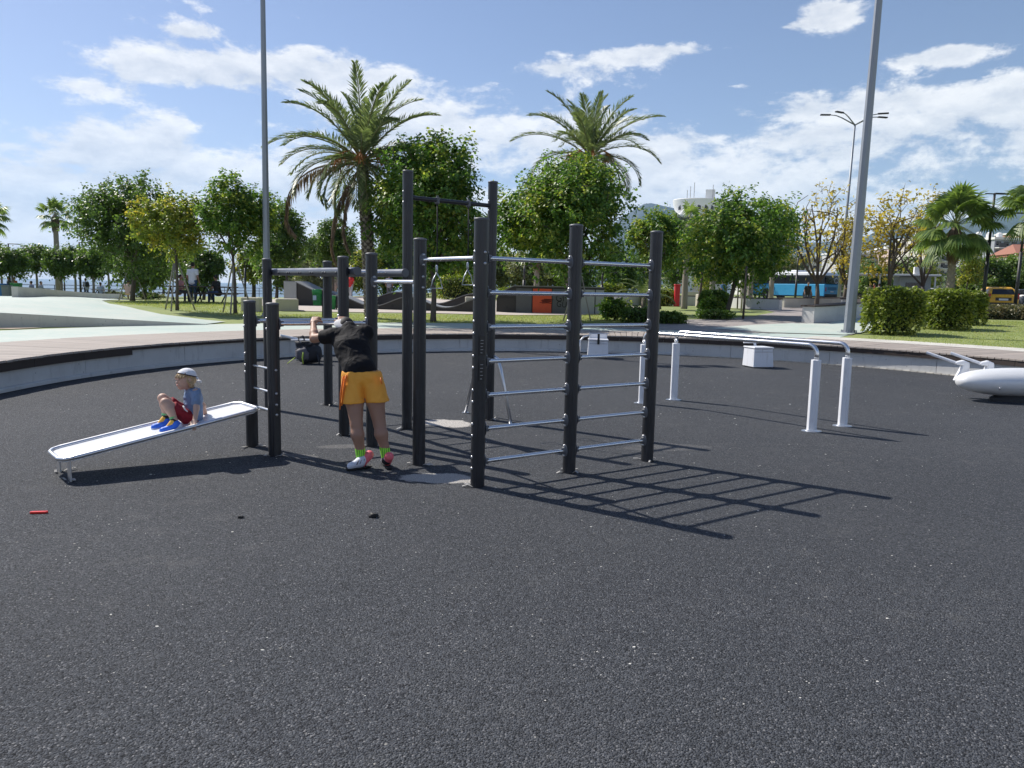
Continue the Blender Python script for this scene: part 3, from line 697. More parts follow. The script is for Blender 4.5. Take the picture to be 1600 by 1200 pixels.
# litter on the rubber
m=MB().prism([(-.056,-.011),(.05,-.014),(.062,-.002),(.06,.012),(-.038,.016),(-.058,.008)],.002,.016,(-3.43,5.43,0),Matrix.Rotation(R(12),3,'Z'))
tag(obj('plastic_strip',m,plain('red_plastic',(.75,.03,.02),.35),bevel=.002),'small bright red plastic strip lying alone on the dark floor','litter')
for (x,y,s,lb) in ((-1.0,5.51,.026,'crumpled black scrap on the rubber floor in front of the bent-over man'),(-1.95,5.42,.016,'tiny dark crumb on the rubber floor between the slide and the red strip')):
    tag(obj('litter_scrap',lump(MB(),(x,y,s*.6),(s*1.3,s*.8,s*.6),int(s*1000),10,7,.35),plain('black_scrap',(.012,.012,.012),.6),smooth=True),lb,'litter')
m=MB(); r3=random.Random(5)
for q in range(620):
    a=r3.uniform(-1,1); yy=3+13*r3.random()**1.3; xx=(r3.uniform(-.62,.62))*yy; s=r3.uniform(.0025,.006)*(1 if q%12 else 1.7)*(.6+.05*yy)
    m.prism([(s*math.cos(w_)*r3.uniform(.6,1.5),s*math.sin(w_)*r3.uniform(.5,1)) for w_ in (0,1.3,2.6,3.9,5.1)],.0005,s*.5,(xx,yy,0))
g=obj('grit',m,plain('pale_grit',(.66,.64,.58),.9,0,.3,4)); g['kind']='stuff'
# ---------------------------------------------------------------- people
def sdf_mesh(prims,vox,k=.03,cuts=()):
    """smooth union of round cones ('c',p0,p1,r0,r1) and ellipsoids ('e',c,radii,rot) -> mesh by surface nets"""
    lo=np.full(3,1e9); hi=-lo
    for p in prims:
        if p[0]=='c': q=[np.array(p[1])-p[3],np.array(p[1])+p[3],np.array(p[2])-p[4],np.array(p[2])+p[4]]
        else: r=max(p[2]); q=[np.array(p[1])-r,np.array(p[1])+r]
        for w in q: lo=np.minimum(lo,w); hi=np.maximum(hi,w)
    lo-=k+3*vox; hi+=k+3*vox; n=np.ceil((hi-lo)/vox).astype(int)+1
    D=np.full(n,1e2,np.float32)
    ax=[lo[i]+vox*np.arange(n[i]) for i in range(3)]
    for p in prims:
        kk=p[5] if p[0]=='c' and len(p)>5 else k
        if p[0]=='c': a,b=np.array(p[1],float),np.array(p[2],float); r0,r1=p[3],p[4]; l=np.minimum(a-r0,b-r1); h=np.maximum(a+r0,b+r1)
        else: c=np.array(p[1],float); r=max(p[2]); l=c-r; h=c+r
        pad=k*2.0+3*vox; i0=np.maximum(0,((l-pad-lo)/vox).astype(int)); i1=np.minimum(n,((h+pad-lo)/vox).astype(int)+2)
        sl=tuple(slice(x,y) for x,y in zip(i0,i1)); X,Y,Z=np.meshgrid(*[ax[i][sl[i]] for i in range(3)],indexing='ij')
        if p[0]=='c':
            ba=b-a; L2=max(1e-9,ba@ba); t=np.clip(((X-a[0])*ba[0]+(Y-a[1])*ba[1]+(Z-a[2])*ba[2])/L2,0,1)
            d=np.sqrt((X-a[0]-ba[0]*t)**2+(Y-a[1]-ba[1]*t)**2+(Z-a[2]-ba[2]*t)**2)-(r0+(r1-r0)*t)
        else:
            P=np.stack([X-c[0],Y-c[1],Z-c[2]],-1)
            if len(p)>3 and p[3] is not None: P=P@np.array(p[3])
            rr=np.array(p[2]); k0=np.linalg.norm(P/rr,axis=-1); k1=np.linalg.norm(P/rr**2,axis=-1); d=k0*(k0-1)/np.maximum(k1,1e-6)
        o=D[sl]; hh=np.clip(.5+.5*(o-d)/kk,0,1); D[sl]=np.where(o>50,d,o*(1-hh)+d*hh-kk*hh*(1-hh))
    if cuts:
        X,Y,Z=np.meshgrid(*ax,indexing='ij')
        for (pt,nm) in cuts:
            nm=V(nm).normalized(); D=np.maximum(D,(X-pt[0])*nm[0]+(Y-pt[1])*nm[1]+(Z-pt[2])*nm[2])
    S=D<0
    C=np.zeros(n-1,int)
    for dx in (0,1):
        for dy in (0,1):
            for dz in (0,1): C+=S[dx:n[0]-1+dx,dy:n[1]-1+dy,dz:n[2]-1+dz]
    act=(C>0)&(C<8); idx=np.full(n-1,-1); cells=np.argwhere(act); idx[act]=np.arange(len(cells))
    acc=np.zeros((len(cells),3)); cnt=np.zeros(len(cells))
    cor=[(i,j,l) for i in (0,1) for j in (0,1) for l in (0,1)]
    for a in cor:
        for axi in range(3):
            if a[axi]: continue
            b=list(a); b[axi]=1
            A=cells+np.array(a); B=cells+np.array(b); da=D[A[:,0],A[:,1],A[:,2]]; db=D[B[:,0],B[:,1],B[:,2]]
            m=(da<0)!=(db<0); t=np.where(m,da/np.where(da==db,1,da-db),0); q=np.array(a)+(np.array(b)-np.array(a))*t[:,None]
            acc[m]+=q[m]; cnt[m]+=1
    vs=lo+vox*(cells+acc/np.maximum(cnt,1)[:,None]); F=[]
    for axi in range(3):
        u,v=[q for q in range(3) if q!=axi]
        s0=[slice(1,n[i]-1) for i in range(3)]; s0[axi]=slice(0,n[axi]-1); s1=list(s0); s1[axi]=slice(1,n[axi])
        e=S[tuple(s0)]!=S[tuple(s1)]; w=np.argwhere(e)+np.array([0 if i==axi else 1 for i in range(3)])
        fl=S[w[:,0],w[:,1],w[:,2]]
        def g(du,dv):
            q=w.copy(); q[:,u]-=du; q[:,v]-=dv; return idx[q[:,0],q[:,1],q[:,2]]
        quad=np.stack([g(1,1),g(0,1),g(0,0),g(1,0)],1); ok=(quad>=0).all(1); quad=quad[ok]; fl=fl[ok]
        if axi==1: fl=~fl
        quad[~fl]=quad[~fl][:,::-1]; F.append(quad)
    return vs,np.concatenate(F)
from mathutils import noise as mnoise
def blob(name,prims,vox,mat,parent,k=.03,cuts=(),fold=None):
    vs,F=sdf_mesh(prims,vox,k,cuts)
    if fold:     # cloth creases: ridged noise pushed along the normals
        tri=vs[F[:,0]]; n=np.cross(vs[F[:,2]]-tri,vs[F[:,3]]-vs[F[:,1]]); nv=np.zeros_like(vs)
        for q in range(4): np.add.at(nv,F[:,q],n)
        nv/=np.maximum(1e-12,np.linalg.norm(nv,axis=1,keepdims=True)); amp,sx,sy,sz=fold
        h=np.array([(1-abs(mnoise.noise(V((p[0]*sx,p[1]*sy,p[2]*sz))))*2.2)+.5*(1-abs(mnoise.noise(V((p[0]*sx*2.3+5,p[1]*sy*2.3,p[2]*sz*2.1))))*2.2)-.8 for p in vs]); vs=vs+nv*(h*amp)[:,None]
    me=bpy.data.meshes.new(name); me.from_pydata(vs.tolist(),[],F.tolist()); me.update(); me.materials.append(mat); me.shade_smooth()
    return link(bpy.data.objects.new(name,me),parent)
def c(p0,p1,r0,r1=None,k=None): 
    q=('c',tuple(p0),tuple(p1),r0,r0 if r1 is None else r1); return q+((k,) if k else ())
def el(p,r,rot=None): return ('e',tuple(p),r,None if rot is None else [list(x) for x in rot])
def m_cloth(name,col,fold=14,rough=.85,amt=.5):
    t=NT(name); p=t.coord(); a=t.noise(t.scale(p,(1,1,.6)),fold,3,.55,.6); b=t.noise(p,160,2); t.set(t.mix(a,tuple(q*.8 for q in col),tuple(min(1,q*1.12) for q in col)),rough)
    t.b.inputs['Specular IOR Level'].default_value=.25; t.bump(t.M('ADD',a,t.M('MULTIPLY',b,.06)),amt,.03); return t.m
def m_skin(name,col):
    t=NT(name); p=t.coord(); a=t.noise(p,9,4); t.set(t.mix(a,tuple(q*.85 for q in col),tuple(q*1.1 for q in col)),.55); t.b.inputs['Subsurface Weight'].default_value=.06; t.b.inputs['Subsurface Radius'].default_value=(.02,.008,.004); return t.m
SK_T=m_skin('tanned_skin',(.36,.20,.135)); SK_B=m_skin('boy_skin',(.56,.36,.27))
def hand(palm,dirv,nv,fl=.075,r=.0095,curl=.9,side=1,s=1.0):
    """palm and five fingers: dirv = pointing of the fingers, nv = out of the back of the hand; fingers bend towards -nv"""
    d=V(dirv).normalized(); nn=V(nv); nn=(nn-d*nn.dot(d)).normalized(); w=d.cross(nn)*side; P=V(palm); out=[]
    for q in range(4):
        o=P+d*.035*s+w*(q-1.5)*.0205*s; out.append(c(P-d*.035*s+w*(q-1.5)*.013*s,o,.0135*s,.0125*s,.015))
        L=fl*s*(.92,1.05,1.0,.8)[q]; p=o; dd=d.copy(); 
        for g in range(3):
            a=curl*(.75+.35*g); dd=(dd*math.cos(a)-nn*math.sin(a)).normalized() if g or curl>.5 else dd
            nn2=nn; p2=p+dd*L*(.42,.33,.25)[g]; out.append(c(p,p2,r*s*(1-.06*g),r*s*(.92-.08*g),.006)); p=p2
    o=P-d*.02*s+w*.036*s; p=o+(d*.35+w*.8-nn*.35).normalized()*.035*s; out.append(c(P-d*.03*s+w*.015*s,o,.014*s,.012*s,.012)); out.append(c(o,p,.0115*s,.0105*s,.008)); out.append(c(p,p+(d*.6-nn*.8).normalized()*.028*s,.0105*s,.009*s,.006))
    return out
def bar_pt(px):
    a,b=pz(7,1.31),pz(5,1.31); best=None
    for q in range(201):
        p=a.lerp(b,q/200); d=ray(px,500); e=abs(p.x/p.y-d.x/d.y)
        if best is None or e<best[0]: best=(e,p)
    return best[1]
def build_man():
    man=thing('person','man in black t-shirt and bright orange shorts leaning head-down on the dip bar','person',(-1.27,7.03,0))
    O=V(man.location); A=lambda px,py,Y: at(px,py,Y)-O
    hipL,hipR=A(551,594,7.10),A(581,594,7.12); pel=(hipL+hipR)/2
    knL,knR=A(557,662,7.02),A(593,662,7.08); anL,anR=A(565,717,7.03),A(604,713,7.05)
    waist=A(561,577,7.14); chest=A(550,545,7.30); neck=A(546,513,7.47)
    shL,shR=A(517,525,7.38),A(573,520,7.44)
    bd=(pz(5,1.31)-pz(7,1.31)).normalized()
    hL=bar_pt(492)-O; hR=bar_pt(534)-O
    elL=A(491,529,7.46); elR=A(569,527,7.80)
    wrL=hL+V((.0,-.055,-.005)); wrR=hR+V((.03,-.05,-.01))
    head=A(541,514,7.70)
    fwd=V((-.62,.79,0))
    # bare body: arms, neck, head, legs as one surface
    arm=[c(shL,elL,.052,.041),c(elL,elL.lerp(wrL,.35),.041,.040),c(elL.lerp(wrL,.35),wrL,.040,.027),c(shR,elR,.052,.041),c(elR,elR.lerp(wrR,.35),.041,.040),c(elR.lerp(wrR,.35),wrR,.040,.027)]
    up=V((0,0,1))
    arm+=hand(hL+V((0,-.012,.036)),V((.08,.55,.35)),V((-.1,-.35,1)),side=1,curl=.85,s=1.02)+hand(hR+V((0,-.012,.036)),V((-.05,.55,.35)),V((.1,-.35,1)),side=-1,curl=.85,s=1.02)
    legs=[]
    for h,kn,an,s in ((hipL,knL,anL,-1),(hipR,knR,anR,1)):
        calf=kn.lerp(an,.30)+V((0,-.022,0)); th=h.lerp(kn,.45)
        legs+=[c(h,th,.096,.088),c(th,kn,.088,.057),c(kn,calf,.054,.060),c(calf,kn.lerp(an,.72),.060,.041),c(kn.lerp(an,.72),an,.039,.035)]
    torso=[c(pel+V((-.04,.02,0)),pel+V((.04,.02,0)),.07),c(pel+V((0,.02,0)),waist+V((0,.02,0)),.07,.07),c(waist+V((0,.02,0)),chest+V((0,.02,-.01)),.07,.075),c(chest+V((0,.02,-.01)),neck+V((0,.03,-.03)),.07,.045),c(shL,shR,.04)]
    hd=[c(neck,head,.055,.06),el(head,(.078,.098,.11),zto(fwd*.75+V((0,0,-.75))).transposed().transposed())]
    blob('body',torso+arm+legs+hd,.0075,SK_T,man,.022)
    # t-shirt
    TS=m_cloth('black_jersey',(.008,.008,.0095),10,.8,.8)
    d1=V((.038,.014,0)); 
    sh=[c(waist-d1*1.3+V((0,0,-.05)),waist+d1*1.3+V((0,0,-.05)),.104),c(waist-d1,waist+d1,.104),c(waist-d1*.9,chest-d1*1.2,.104,.116),c(waist+d1*1.1,chest+d1*1.4,.104,.114),c(chest-d1,shL+(neck-shL)*.25+V((0,0,-.01)),.114,.074),c(chest+d1,shR+(neck-shR)*.25+V((0,0,-.01)),.114,.074),c(chest,neck+V((0,-.01,-.02)),.115,.08),
        c(shL,shR,.062),c(shL,shL.lerp(elL,.42),.064,.060),c(shR,shR.lerp(elR,.45),.064,.060),c(neck+(chest-neck)*.3,neck,.072,.060)]
    # loose folds at the left hem
    sh+=[c(waist+V((-.105,-.03,-.06)),waist+V((-.09,-.06,.04)),.03,.02),c(waist+V((-.095,-.07,-.02)),waist+V((-.01,-.098,.06)),.016,.012,.012),c(waist+V((-.10,-.055,.07)),waist+V((.0,-.105,.015)),.014,.011,.012)]
    blob('tshirt',sh,.0075,TS,man,.035,[(A(505,536,7.4),(elL-shL)*1.0)],fold=(.005,6,6,9))
    blob('tshirt_sleeve',[c(shL.lerp(elL,-.1),shL.lerp(elL,.55),.073,.068)],.007,TS,man,.02,[(shL.lerp(elL,.52),elL-shL)])
    # shorts
    OR=m_cloth('orange_shorts',(.98,.42,.06),9,.55,.6)
    sr=[]
    top=A(560,583,7.12)
    sr+=[c(pel-V((.06,.01,-.03)),pel+V((.06,.01,.03)),.104),c(top-V((.05,0,0)),top+V((.06,.01,0)),.100)]
    for h,kn,s in ((hipL,knL,-1),(hipR,knR,1)):
        e=h.lerp(kn,.50); sr+=[c(h+V((s*.005,0,.02)),e+V((s*.018,0,0)),.100,.108)]
    blob('shorts',sr,.0075,OR,man,.025,[(top+V((0,0,.022)),(0,0,1)),(A(565,628,7.1),(.05,0,-1))],fold=(.006,9,9,5))
    OB=plain('orange_trim',(.90,.22,.03),.6)
    for a,b in (((536,588),(531,640)),((541,586),(534,634)),((595,590),(597,600))):
        obj('shorts_trim',MB().tube([A(a[0],a[1],6.99),(A(a[0],a[1],6.99)+A(b[0],b[1],6.98))/2+V((-.004,0,0)),A(b[0],b[1],6.98)],[.013,.02,.012],8,flat=.45),OB,man,smooth=True)
    blob('hair',[el(head+V((0,-.012,.01)),(.088,.10,.112))],.008,plain('black_hair',(.018,.015,.013),.7,0,.3,60),man,.01,[(head+V((0,.03,-.02)),(0,.9,-.5))])
    # cap: white crown bowed forward, brim up behind the head
    CAPW=plain('cap_white',(.72,.70,.68),.7,0,.1,20); rotc=zto(fwd*.55+V((-.3,0,.62)))
    hcap=head+V((-.01,.02,.015))
    blob('cap',[el(hcap,(.095,.108,.10))],.007,CAPW,man,.01,[(hcap+V((0,0,-.005)),(.25,-.55,-.8))])
    ctr=A(533,506,7.62)
    blob('cap_brim',[el(ctr,(.085,.052,.013),zto(V((-.25,-.80,.55)),V((.25,.3,1))))],.006,CAPW,man,.01)
    obj('cap_strap',MB().tube([A(545,504,7.60),A(553,508,7.57),A(560,515,7.52)],[.018,.016,.010],8,flat=.6),plain('strap_black',(.015,.015,.016),.7),man,smooth=True)
    # socks and shoes
    SO=NT('lime_sock'); p=SO.coord(); st=SO.nd('ShaderNodeTexWave'); st.inputs['Scale'].default_value=18; st.inputs['Distortion'].default_value=3; SO.L.new(SO.scale(p,(1,1,1.6)),st.inputs[0]); SO.set(SO.mix(SO.rng(st.outputs['Fac'],.78,.9),(.36,.85,.06),(.04,.22,.05)),.8)
    W_=plain('shoe_white',(.60,.63,.70),.6); PK=plain('shoe_pink',(.85,.16,.19),.55); BKS=plain('shoe_black',(.015,.015,.018),.6); SOLE=plain('sole_dark',(.02,.02,.02),.8)
    for an,kn,toe,heel,sd in ((anL,knL,A(546,737,6.93),A(577,731,7.05),'L'),(anR,knR,A(600,727,7.22),A(608,733,7.0),'R')):
        blob('sock',[c(kn.lerp(an,.62),an+V((0,0,-.03)),.047,.044)],.006,SO.m,man,.01,[(kn.lerp(an,.66),kn-an)])
        toe=V((toe.x,toe.y,.035-O.z)); heel=V((heel.x,heel.y,.05-O.z)); f=(toe-heel).normalized(); sdv=V((-f.y,f.x,0)); mid=heel.lerp(toe,.5)
        # heel slightly lifted, weight on the toes
        hl=heel+V((0,0,.03))
        upper=[c(heel.lerp(toe,.45)+V((0,0,.022)),toe-f*.01+V((0,0,.006)),.042,.032),c(heel.lerp(toe,.4)+V((0,0,.035)),an+V((0,0,-.02)),.042,.043),c(hl.lerp(toe,.1)+V((0,0,.03)),heel.lerp(toe,.5)+V((0,0,.02)),.040,.044)]
        s=blob('shoe',upper,.006,W_,man,.02,[((toe.x,toe.y,.012),(0,0,-1))])
        blob('heel_counter',[c(hl+V((0,0,.045)),hl.lerp(toe,.42)+V((0,0,-.005)),.043,.045)],.006,PK,s,.015,[(hl.lerp(toe,.33),f),((0,0,.018),(0,0,-1))])
        blob('collar',[c(an+V((0,0,-.03)),an+V((0,0,-.012)),.05,.046),c(an+V((0,0,-.035)),an+f*.05+V((0,0,-.05)),.044,.036)],.006,BKS,s,.01,[(an+V((0,0,.0)),(0,0,1))])
        blob('sole',[c(heel+V((0,0,-.012)),toe+V((0,0,-.012)),.036,.034)],.006,SOLE,s,.01,[((0,0,.022),(0,0,1)),((0,0,.002),(0,0,-1))])
        if sd=='L':
            for q in range(3):
                e=mid+f*(.035-.028*q)-sdv*-.0; e=mid+f*(.03-.03*q); obj('stripe',MB().tube([e+V((.012,-.046,.018)),e+V((.026,-.034,.055))],.0055,6,flat=.5),BKS,s,smooth=True)
build_man()

def build_boy():
    boy=thing('person','small boy in backwards white cap and red shorts sitting on the slide board','person',(-3.0,7.28,.40))
    O=V(boy.location); A=lambda px,py,Y: at(px,py,Y)-O
    Yb=7.22
    hip=A(303,655,7.26); chest=A(302,622,7.28); neck=A(297,607,7.28); head=A(290,594,7.25)
    hipN=A(300,657,7.19); hipF=A(303,654,7.33)
    knN,knF=A(258,629,7.02),A(254,622,7.14); anN,anF=A(274,659,7.02),A(260,654,7.14)
    shN,shF=A(306,612,7.17),A(296,611,7.37); elN,wrN=A(307,638,7.10),A(304,660,7.03)
    elF,wrF=A(317,634,7.42),A(321,648,7.46)
    fw=(A(255,625,7.08)-hip); fw.z=0; fw.normalize(); sd=V((-fw.y,fw.x,0))
    hrot=Matrix((fw,sd,V((0,0,1)))).transposed()
    skin=[]
    for kn,an,h in ((knN,anN,hipN),(knF,anF,hipF)):
        skin+=[c(h,kn,.055,.042),c(kn,kn.lerp(an,.35)+V((.008,0,0)),.040,.041),c(kn.lerp(an,.35)+V((.008,0,0)),an,.041,.026)]
    for s,e,w in ((shN,elN,wrN),(shF,elF,wrF)): skin+=[c(s,e,.032,.026),c(e,w,.027,.019)]
    skin+=[c(hip,chest,.07,.075),c(chest,neck,.07,.035),c(neck,head+V((0,0,-.03)),.034,.036)]
    hc=head+V((0,0,.006)); face=fw*.85+V((-.25,-.55,-.12)); face.normalize()
    fr=zto(V((0,0,1)),face)   # local Y = face, Z = up
    H=lambda x,y,z: hc+fr@V((x,y,z))
    skin+=[el(hc,(.068,.082,.088),fr),c(H(0,.025,-.05),H(0,.045,-.058),.045,.036),c(H(0,.078,-.012),H(0,.09,-.024),.010,.011,.006),c(H(.066,0,-.01),H(.072,-.004,.012),.013,.014,.006),c(H(-.066,0,-.01),H(-.072,-.004,.012),.013,.014,.006),
           c(H(-.018,.078,-.048),H(.018,.078,-.048),.0075,.0075,.005),c(H(-.026,.078,.012),H(-.026,.08,.012),.012,.012,.006),c(H(.026,.078,.012),H(.026,.08,.012),.012,.012,.006)]
    skin+=hand(wrN+V((.0,-.022,-.008)),V((.05,-.75,-.6)),V((-.1,-.55,.8)),fl=.058,r=.0085,side=1,curl=.75,s=.78)+hand(wrF+V((.01,.005,-.015)),V((.7,.35,-.25)),V((0,.0,1)),fl=.055,r=.0085,side=-1,curl=.3,s=.78)
    blob('body',skin,.006,SK_B,boy,.016)
    EY=plain('eye_dark',(.02,.014,.01),.2); LP=plain('lips',(.50,.19,.15),.5)
    for x in (-.027,.027):
        m=MB(); m.sphere(H(x,.083,.006),(.0095,.005,.0055),10,6,fr); obj('eye',m,EY,boy,smooth=True)
        m=MB(); m.tube([H(x-.016,.083,.024),H(x,.089,.028),H(x+.016,.082,.025)],.004,6); obj('eyebrow',m,plain('brow',(.22,.14,.07),.8),boy,smooth=True)
    obj('lips',MB().tube([H(-.02,.079,-.048),H(0,.0875,-.047),H(.02,.079,-.048)],[.003,.006,.003],6),LP,boy,smooth=True)
    HR=plain('blond_hair',(.44,.31,.165),.6,0,.45,70,.6,140)
    blob('hair',[el(hc+fr@V((0,-.018,.008)),(.077,.080,.086),fr),c(H(-.066,-.02,-.045),H(.066,-.02,-.045),.024,.024),c(H(-.07,.02,-.02),H(-.066,-.03,-.055),.016,.02),c(H(.07,.02,-.02),H(.066,-.03,-.055),.016,.02)],.006,HR,boy,.018,[(H(0,.03,.0),fr@V((0,.85,-.5)))],fold=(.006,34,34,14))
    blob('hair_fringe',[c(H(x*.05,.048-.014*x*x,.058),H(x*.058,.079-.020*x*x,.030-.007*(q%2)),.016,.008) for q,x in enumerate((-1.1,-.7,-.35,0,.35,.7,1.1))],.005,HR,boy,.010,fold=(.004,50,50,20))
    CW=m_cloth('boy_cap_white',(.78,.78,.80),20,.8,.3)
    cp=blob('cap',[el(hc+fr@V((0,-.012,.028)),(.086,.094,.082),fr)],.006,CW,boy,.01,[(H(0,0,.046),fr@V((0,.28,-.95)))])
    blob('cap_brim',[c(H(-.05,-.085,.006),H(.05,-.085,.006),.02,.02),c(H(-.035,-.125,-.03),H(.035,-.125,-.03),.018,.018)],.006,CW,cp,.03,[(H(0,-.09,.022),fr@V((0,-.6,.8))),(H(0,-.09,-.004),fr@V((0,.6,-.8)))])
    obj('cap_band',MB().tube([H(.088*math.sin(a),-.012+.096*math.cos(a),.046+.295*(-.012+.096*math.cos(a))) for a in [(-2.2+4.4*q/14) for q in range(15)]],.006,6,flat=.8),plain('band_dark',(.03,.03,.05),.7),cp,smooth=True)
    BL=m_cloth('blue_tee',(.20,.28,.42),14,.85,.6)
    ts=[c(hip+V((.0,0,.005)),chest,.083,.084),c(hipN+V((.015,.02,.02)),chest+V((0,-.03,0)),.068,.068),c(hipF+V((.01,-.02,.02)),chest+V((0,.03,0)),.068,.068),c(chest,neck+V((0,0,-.012)),.078,.042),c(shN,shF,.042),c(shN,shN.lerp(elN,.62),.047,.046),c(shF,shF.lerp(elF,.6),.047,.046)]
    blob('tshirt',ts,.006,BL,boy,.022,[(neck+V((0,0,.008)),(fw.x*.3,fw.y*.3,1)),(shN.lerp(elN,.60)+V((0,0,-.004)),(0,-.35,-1)) if False else (hip+V((0,0,-.075)),(0,0,-1))],fold=(.0055,10,10,14))
    RS=m_cloth('red_shorts',(.27,.018,.03),16,.75,.6)
    sh=[c(hip,hip+V((0,0,.005)),.083)]
    for kn,h in ((knN,hipN),(knF,hipF)): sh+=[c(h+V((0,0,.0)),h.lerp(kn,.82),.070,.058)]
    blob('shorts',sh,.006,RS,boy,.02,[(hip.lerp((knN+knF)/2,.78),((knN+knF)/2-hip))],fold=(.005,12,12,12))
    obj('drawstring',MB().tube([A(286,634,7.08),A(289,640,7.07),A(293,643,7.06)],.006,6),plain('string_white',(.8,.78,.78),.8),boy,smooth=True)
    YE=plain('shoe_yellow',(.80,.46,.07),.55); BU=plain('shoe_blue',(.03,.15,.70),.5); WS=plain('boy_shoe_white',(.66,.69,.76),.55); BS=plain('sock_black',(.015,.015,.018),.8); GS=plain('sock_green',(.16,.50,.20),.8)
    for an,kn,toe in ((anN,knN,A(256,673,6.96)),(anF,knF,A(245,667,7.08))):
        blob('sock',[c(kn.lerp(an,.74),an+V((0,0,-.02)),.031,.033)],.006,BS,boy,.008,[(kn.lerp(an,.80),kn-an)])
        blob('sock_cuff',[c(kn.lerp(an,.70),kn.lerp(an,.83),.033,.034)],.006,GS,boy,.005,[(kn.lerp(an,.70),kn-an),(kn.lerp(an,.82),an-kn)])
        f=(toe-an); f.z=0; f.normalize(); hl=an-f*.025+V((0,0,-.05)); t2=hl+f*.135; 
        slope=-(ax.z/math.hypot(ax.x,ax.y))*(f.dot(-V((u.x,u.y,0)))); t2.z=hl.z+slope*.135
        s=blob('shoe',[c(hl+V((0,0,.012)),hl.lerp(t2,.5)+V((0,0,.008)),.034,.035),c(hl.lerp(t2,.4)+V((0,0,.004)),t2,.035,.031),c(an+V((0,0,-.035)),an+V((0,0,-.01)),.034,.034)],.006,BU,boy,.018)
        blob('sole',[c(hl+V((0,0,-.016)),t2+V((0,0,-.014)),.034,.031)],.006,WS,s,.008)
        blob('heel_panel',[c(hl+V((0,0,.008)),hl.lerp(t2,.48)+V((0,0,-.004)),.0372,.0365)],.006,WS,s,.01)
        blob('tongue',[c(an+f*.02+V((0,0,.004)),hl.lerp(t2,.66)+V((0,0,.020)),.026,.022)],.006,YE,s,.01)
build_boy()

# people in the park
FP={}
def cloth(col): 
    k='cloth_%02d_%02d_%02d'%tuple(int(q*99) for q in col)
    if k not in FP: FP[k]=plain(k,col,.85,0,.2,6)
    return FP[k]
def park_person(label,loc,rz,shirt,pants,hair=(.02,.015,.012),pose='stand',H=1.72,skin=SK_T,vox=.022,group=None,bag=None):
    b=thing('person',label,'person',loc,rz,group); s=H/1.72
    P=lambda x,y,z: V((x,y,z))*s
    body=[];top=[];leg=[]
    if pose=='sit':
        hz_=.50; hipc=P(0,0,hz_); hh=[P(-.1,0,hz_),P(.1,0,hz_)]; kn=[P(-.13,.42,.50),P(.13,.42,.50)]; an=[P(-.13,.44,.08),P(.13,.40,.08)]; lean=.10
    else:
        hipc=P(0,0,.93); hh=[P(-.095,0,.92),P(.095,0,.92)]; st=.16 if pose=='walk' else .03
        kn=[P(-.11,st*.6,.50),P(.11,-st*.3,.50)]; an=[P(-.12,st,.08),P(.12,-st,.08)]; lean=.03
    ch=hipc+P(0,lean,.36); nk=hipc+P(0,lean+.01,.53); hd=hipc+P(0,lean+.04,.70); sh=[hipc+P(-.19,lean,.47),hipc+P(.19,lean,.47)]
    if pose=='sit': elb=[hipc+P(-.24,.12,.22),hipc+P(.24,.12,.22)]; wr=[hipc+P(-.12,.34,.16),hipc+P(.12,.34,.16)]
    else: elb=[hipc+P(-.25,-.02,.19),hipc+P(.25,-.02,.19)]; wr=[hipc+P(-.25,.12,-.02),hipc+P(.25,.10,-.03)]
    for q in (0,1):
        body+=[c(sh[q],elb[q],.045*s,.037*s),c(elb[q],wr[q],.037*s,.027*s),c(wr[q],wr[q]+P(0,.03,-.08),.032*s,.022*s)]
        leg+=[c(hh[q],kn[q],.095*s,.065*s),c(kn[q],an[q],.065*s,.05*s)]
        top+=[c(sh[q],sh[q].lerp(elb[q],.6),.062*s,.056*s)]
        body+=[c(an[q],an[q]+P(0,.0,-.02),.04*s)]
    body+=[c(ch,nk,.09*s,.055*s),c(nk,hd,.05*s,.06*s),el(hd,(.078*s,.095*s,.115*s)),c(hd+P(0,.085,-.01),hd+P(0,.10,-.025),.013*s),c(hd+P(-.075,0,-.01),hd+P(.075,0,-.01),.02*s)]
    top+=[c(hipc+P(-.06,0,-.04),hipc+P(.06,0,-.04),.125*s),c(hipc+P(-.05,0,0),ch+P(-.06,0,0),.12*s,.13*s),c(hipc+P(.05,0,0),ch+P(.06,0,0),.12*s,.13*s),c(ch,nk,.11*s,.06*s),c(sh[0],sh[1],.06*s)]
    leg+=[c(hh[0],hh[1],.11*s)]
    blob('body',body,vox*.8,skin,b,.02); blob('shirt',top,vox,cloth(shirt),b,.04); blob('trousers',leg,vox,cloth(pants),b,.03)
    blob('hair',[el(hd+P(0,-.02,.025),(.087*s,.098*s,.108*s))],vox*.8,cloth(hair),b,.02,[(hd+P(0,.05,0),(0,.8,-.6))])
    for q in (0,1): blob('shoe',[c(an[q]+P(0,-.03,-.045),an[q]+P(0,.15,-.05),.042*s,.034*s)],vox*.8,cloth((.05,.05,.055)),b,.01)
    if bag: blob('rucksack',[c(ch+P(-.05,-.17,-.12),ch+P(.05,-.17,-.12),.12*s),c(ch+P(-.05,-.17,.06),ch+P(.05,-.17,.06),.10*s)],vox,cloth(bag),b,.03)
    return b
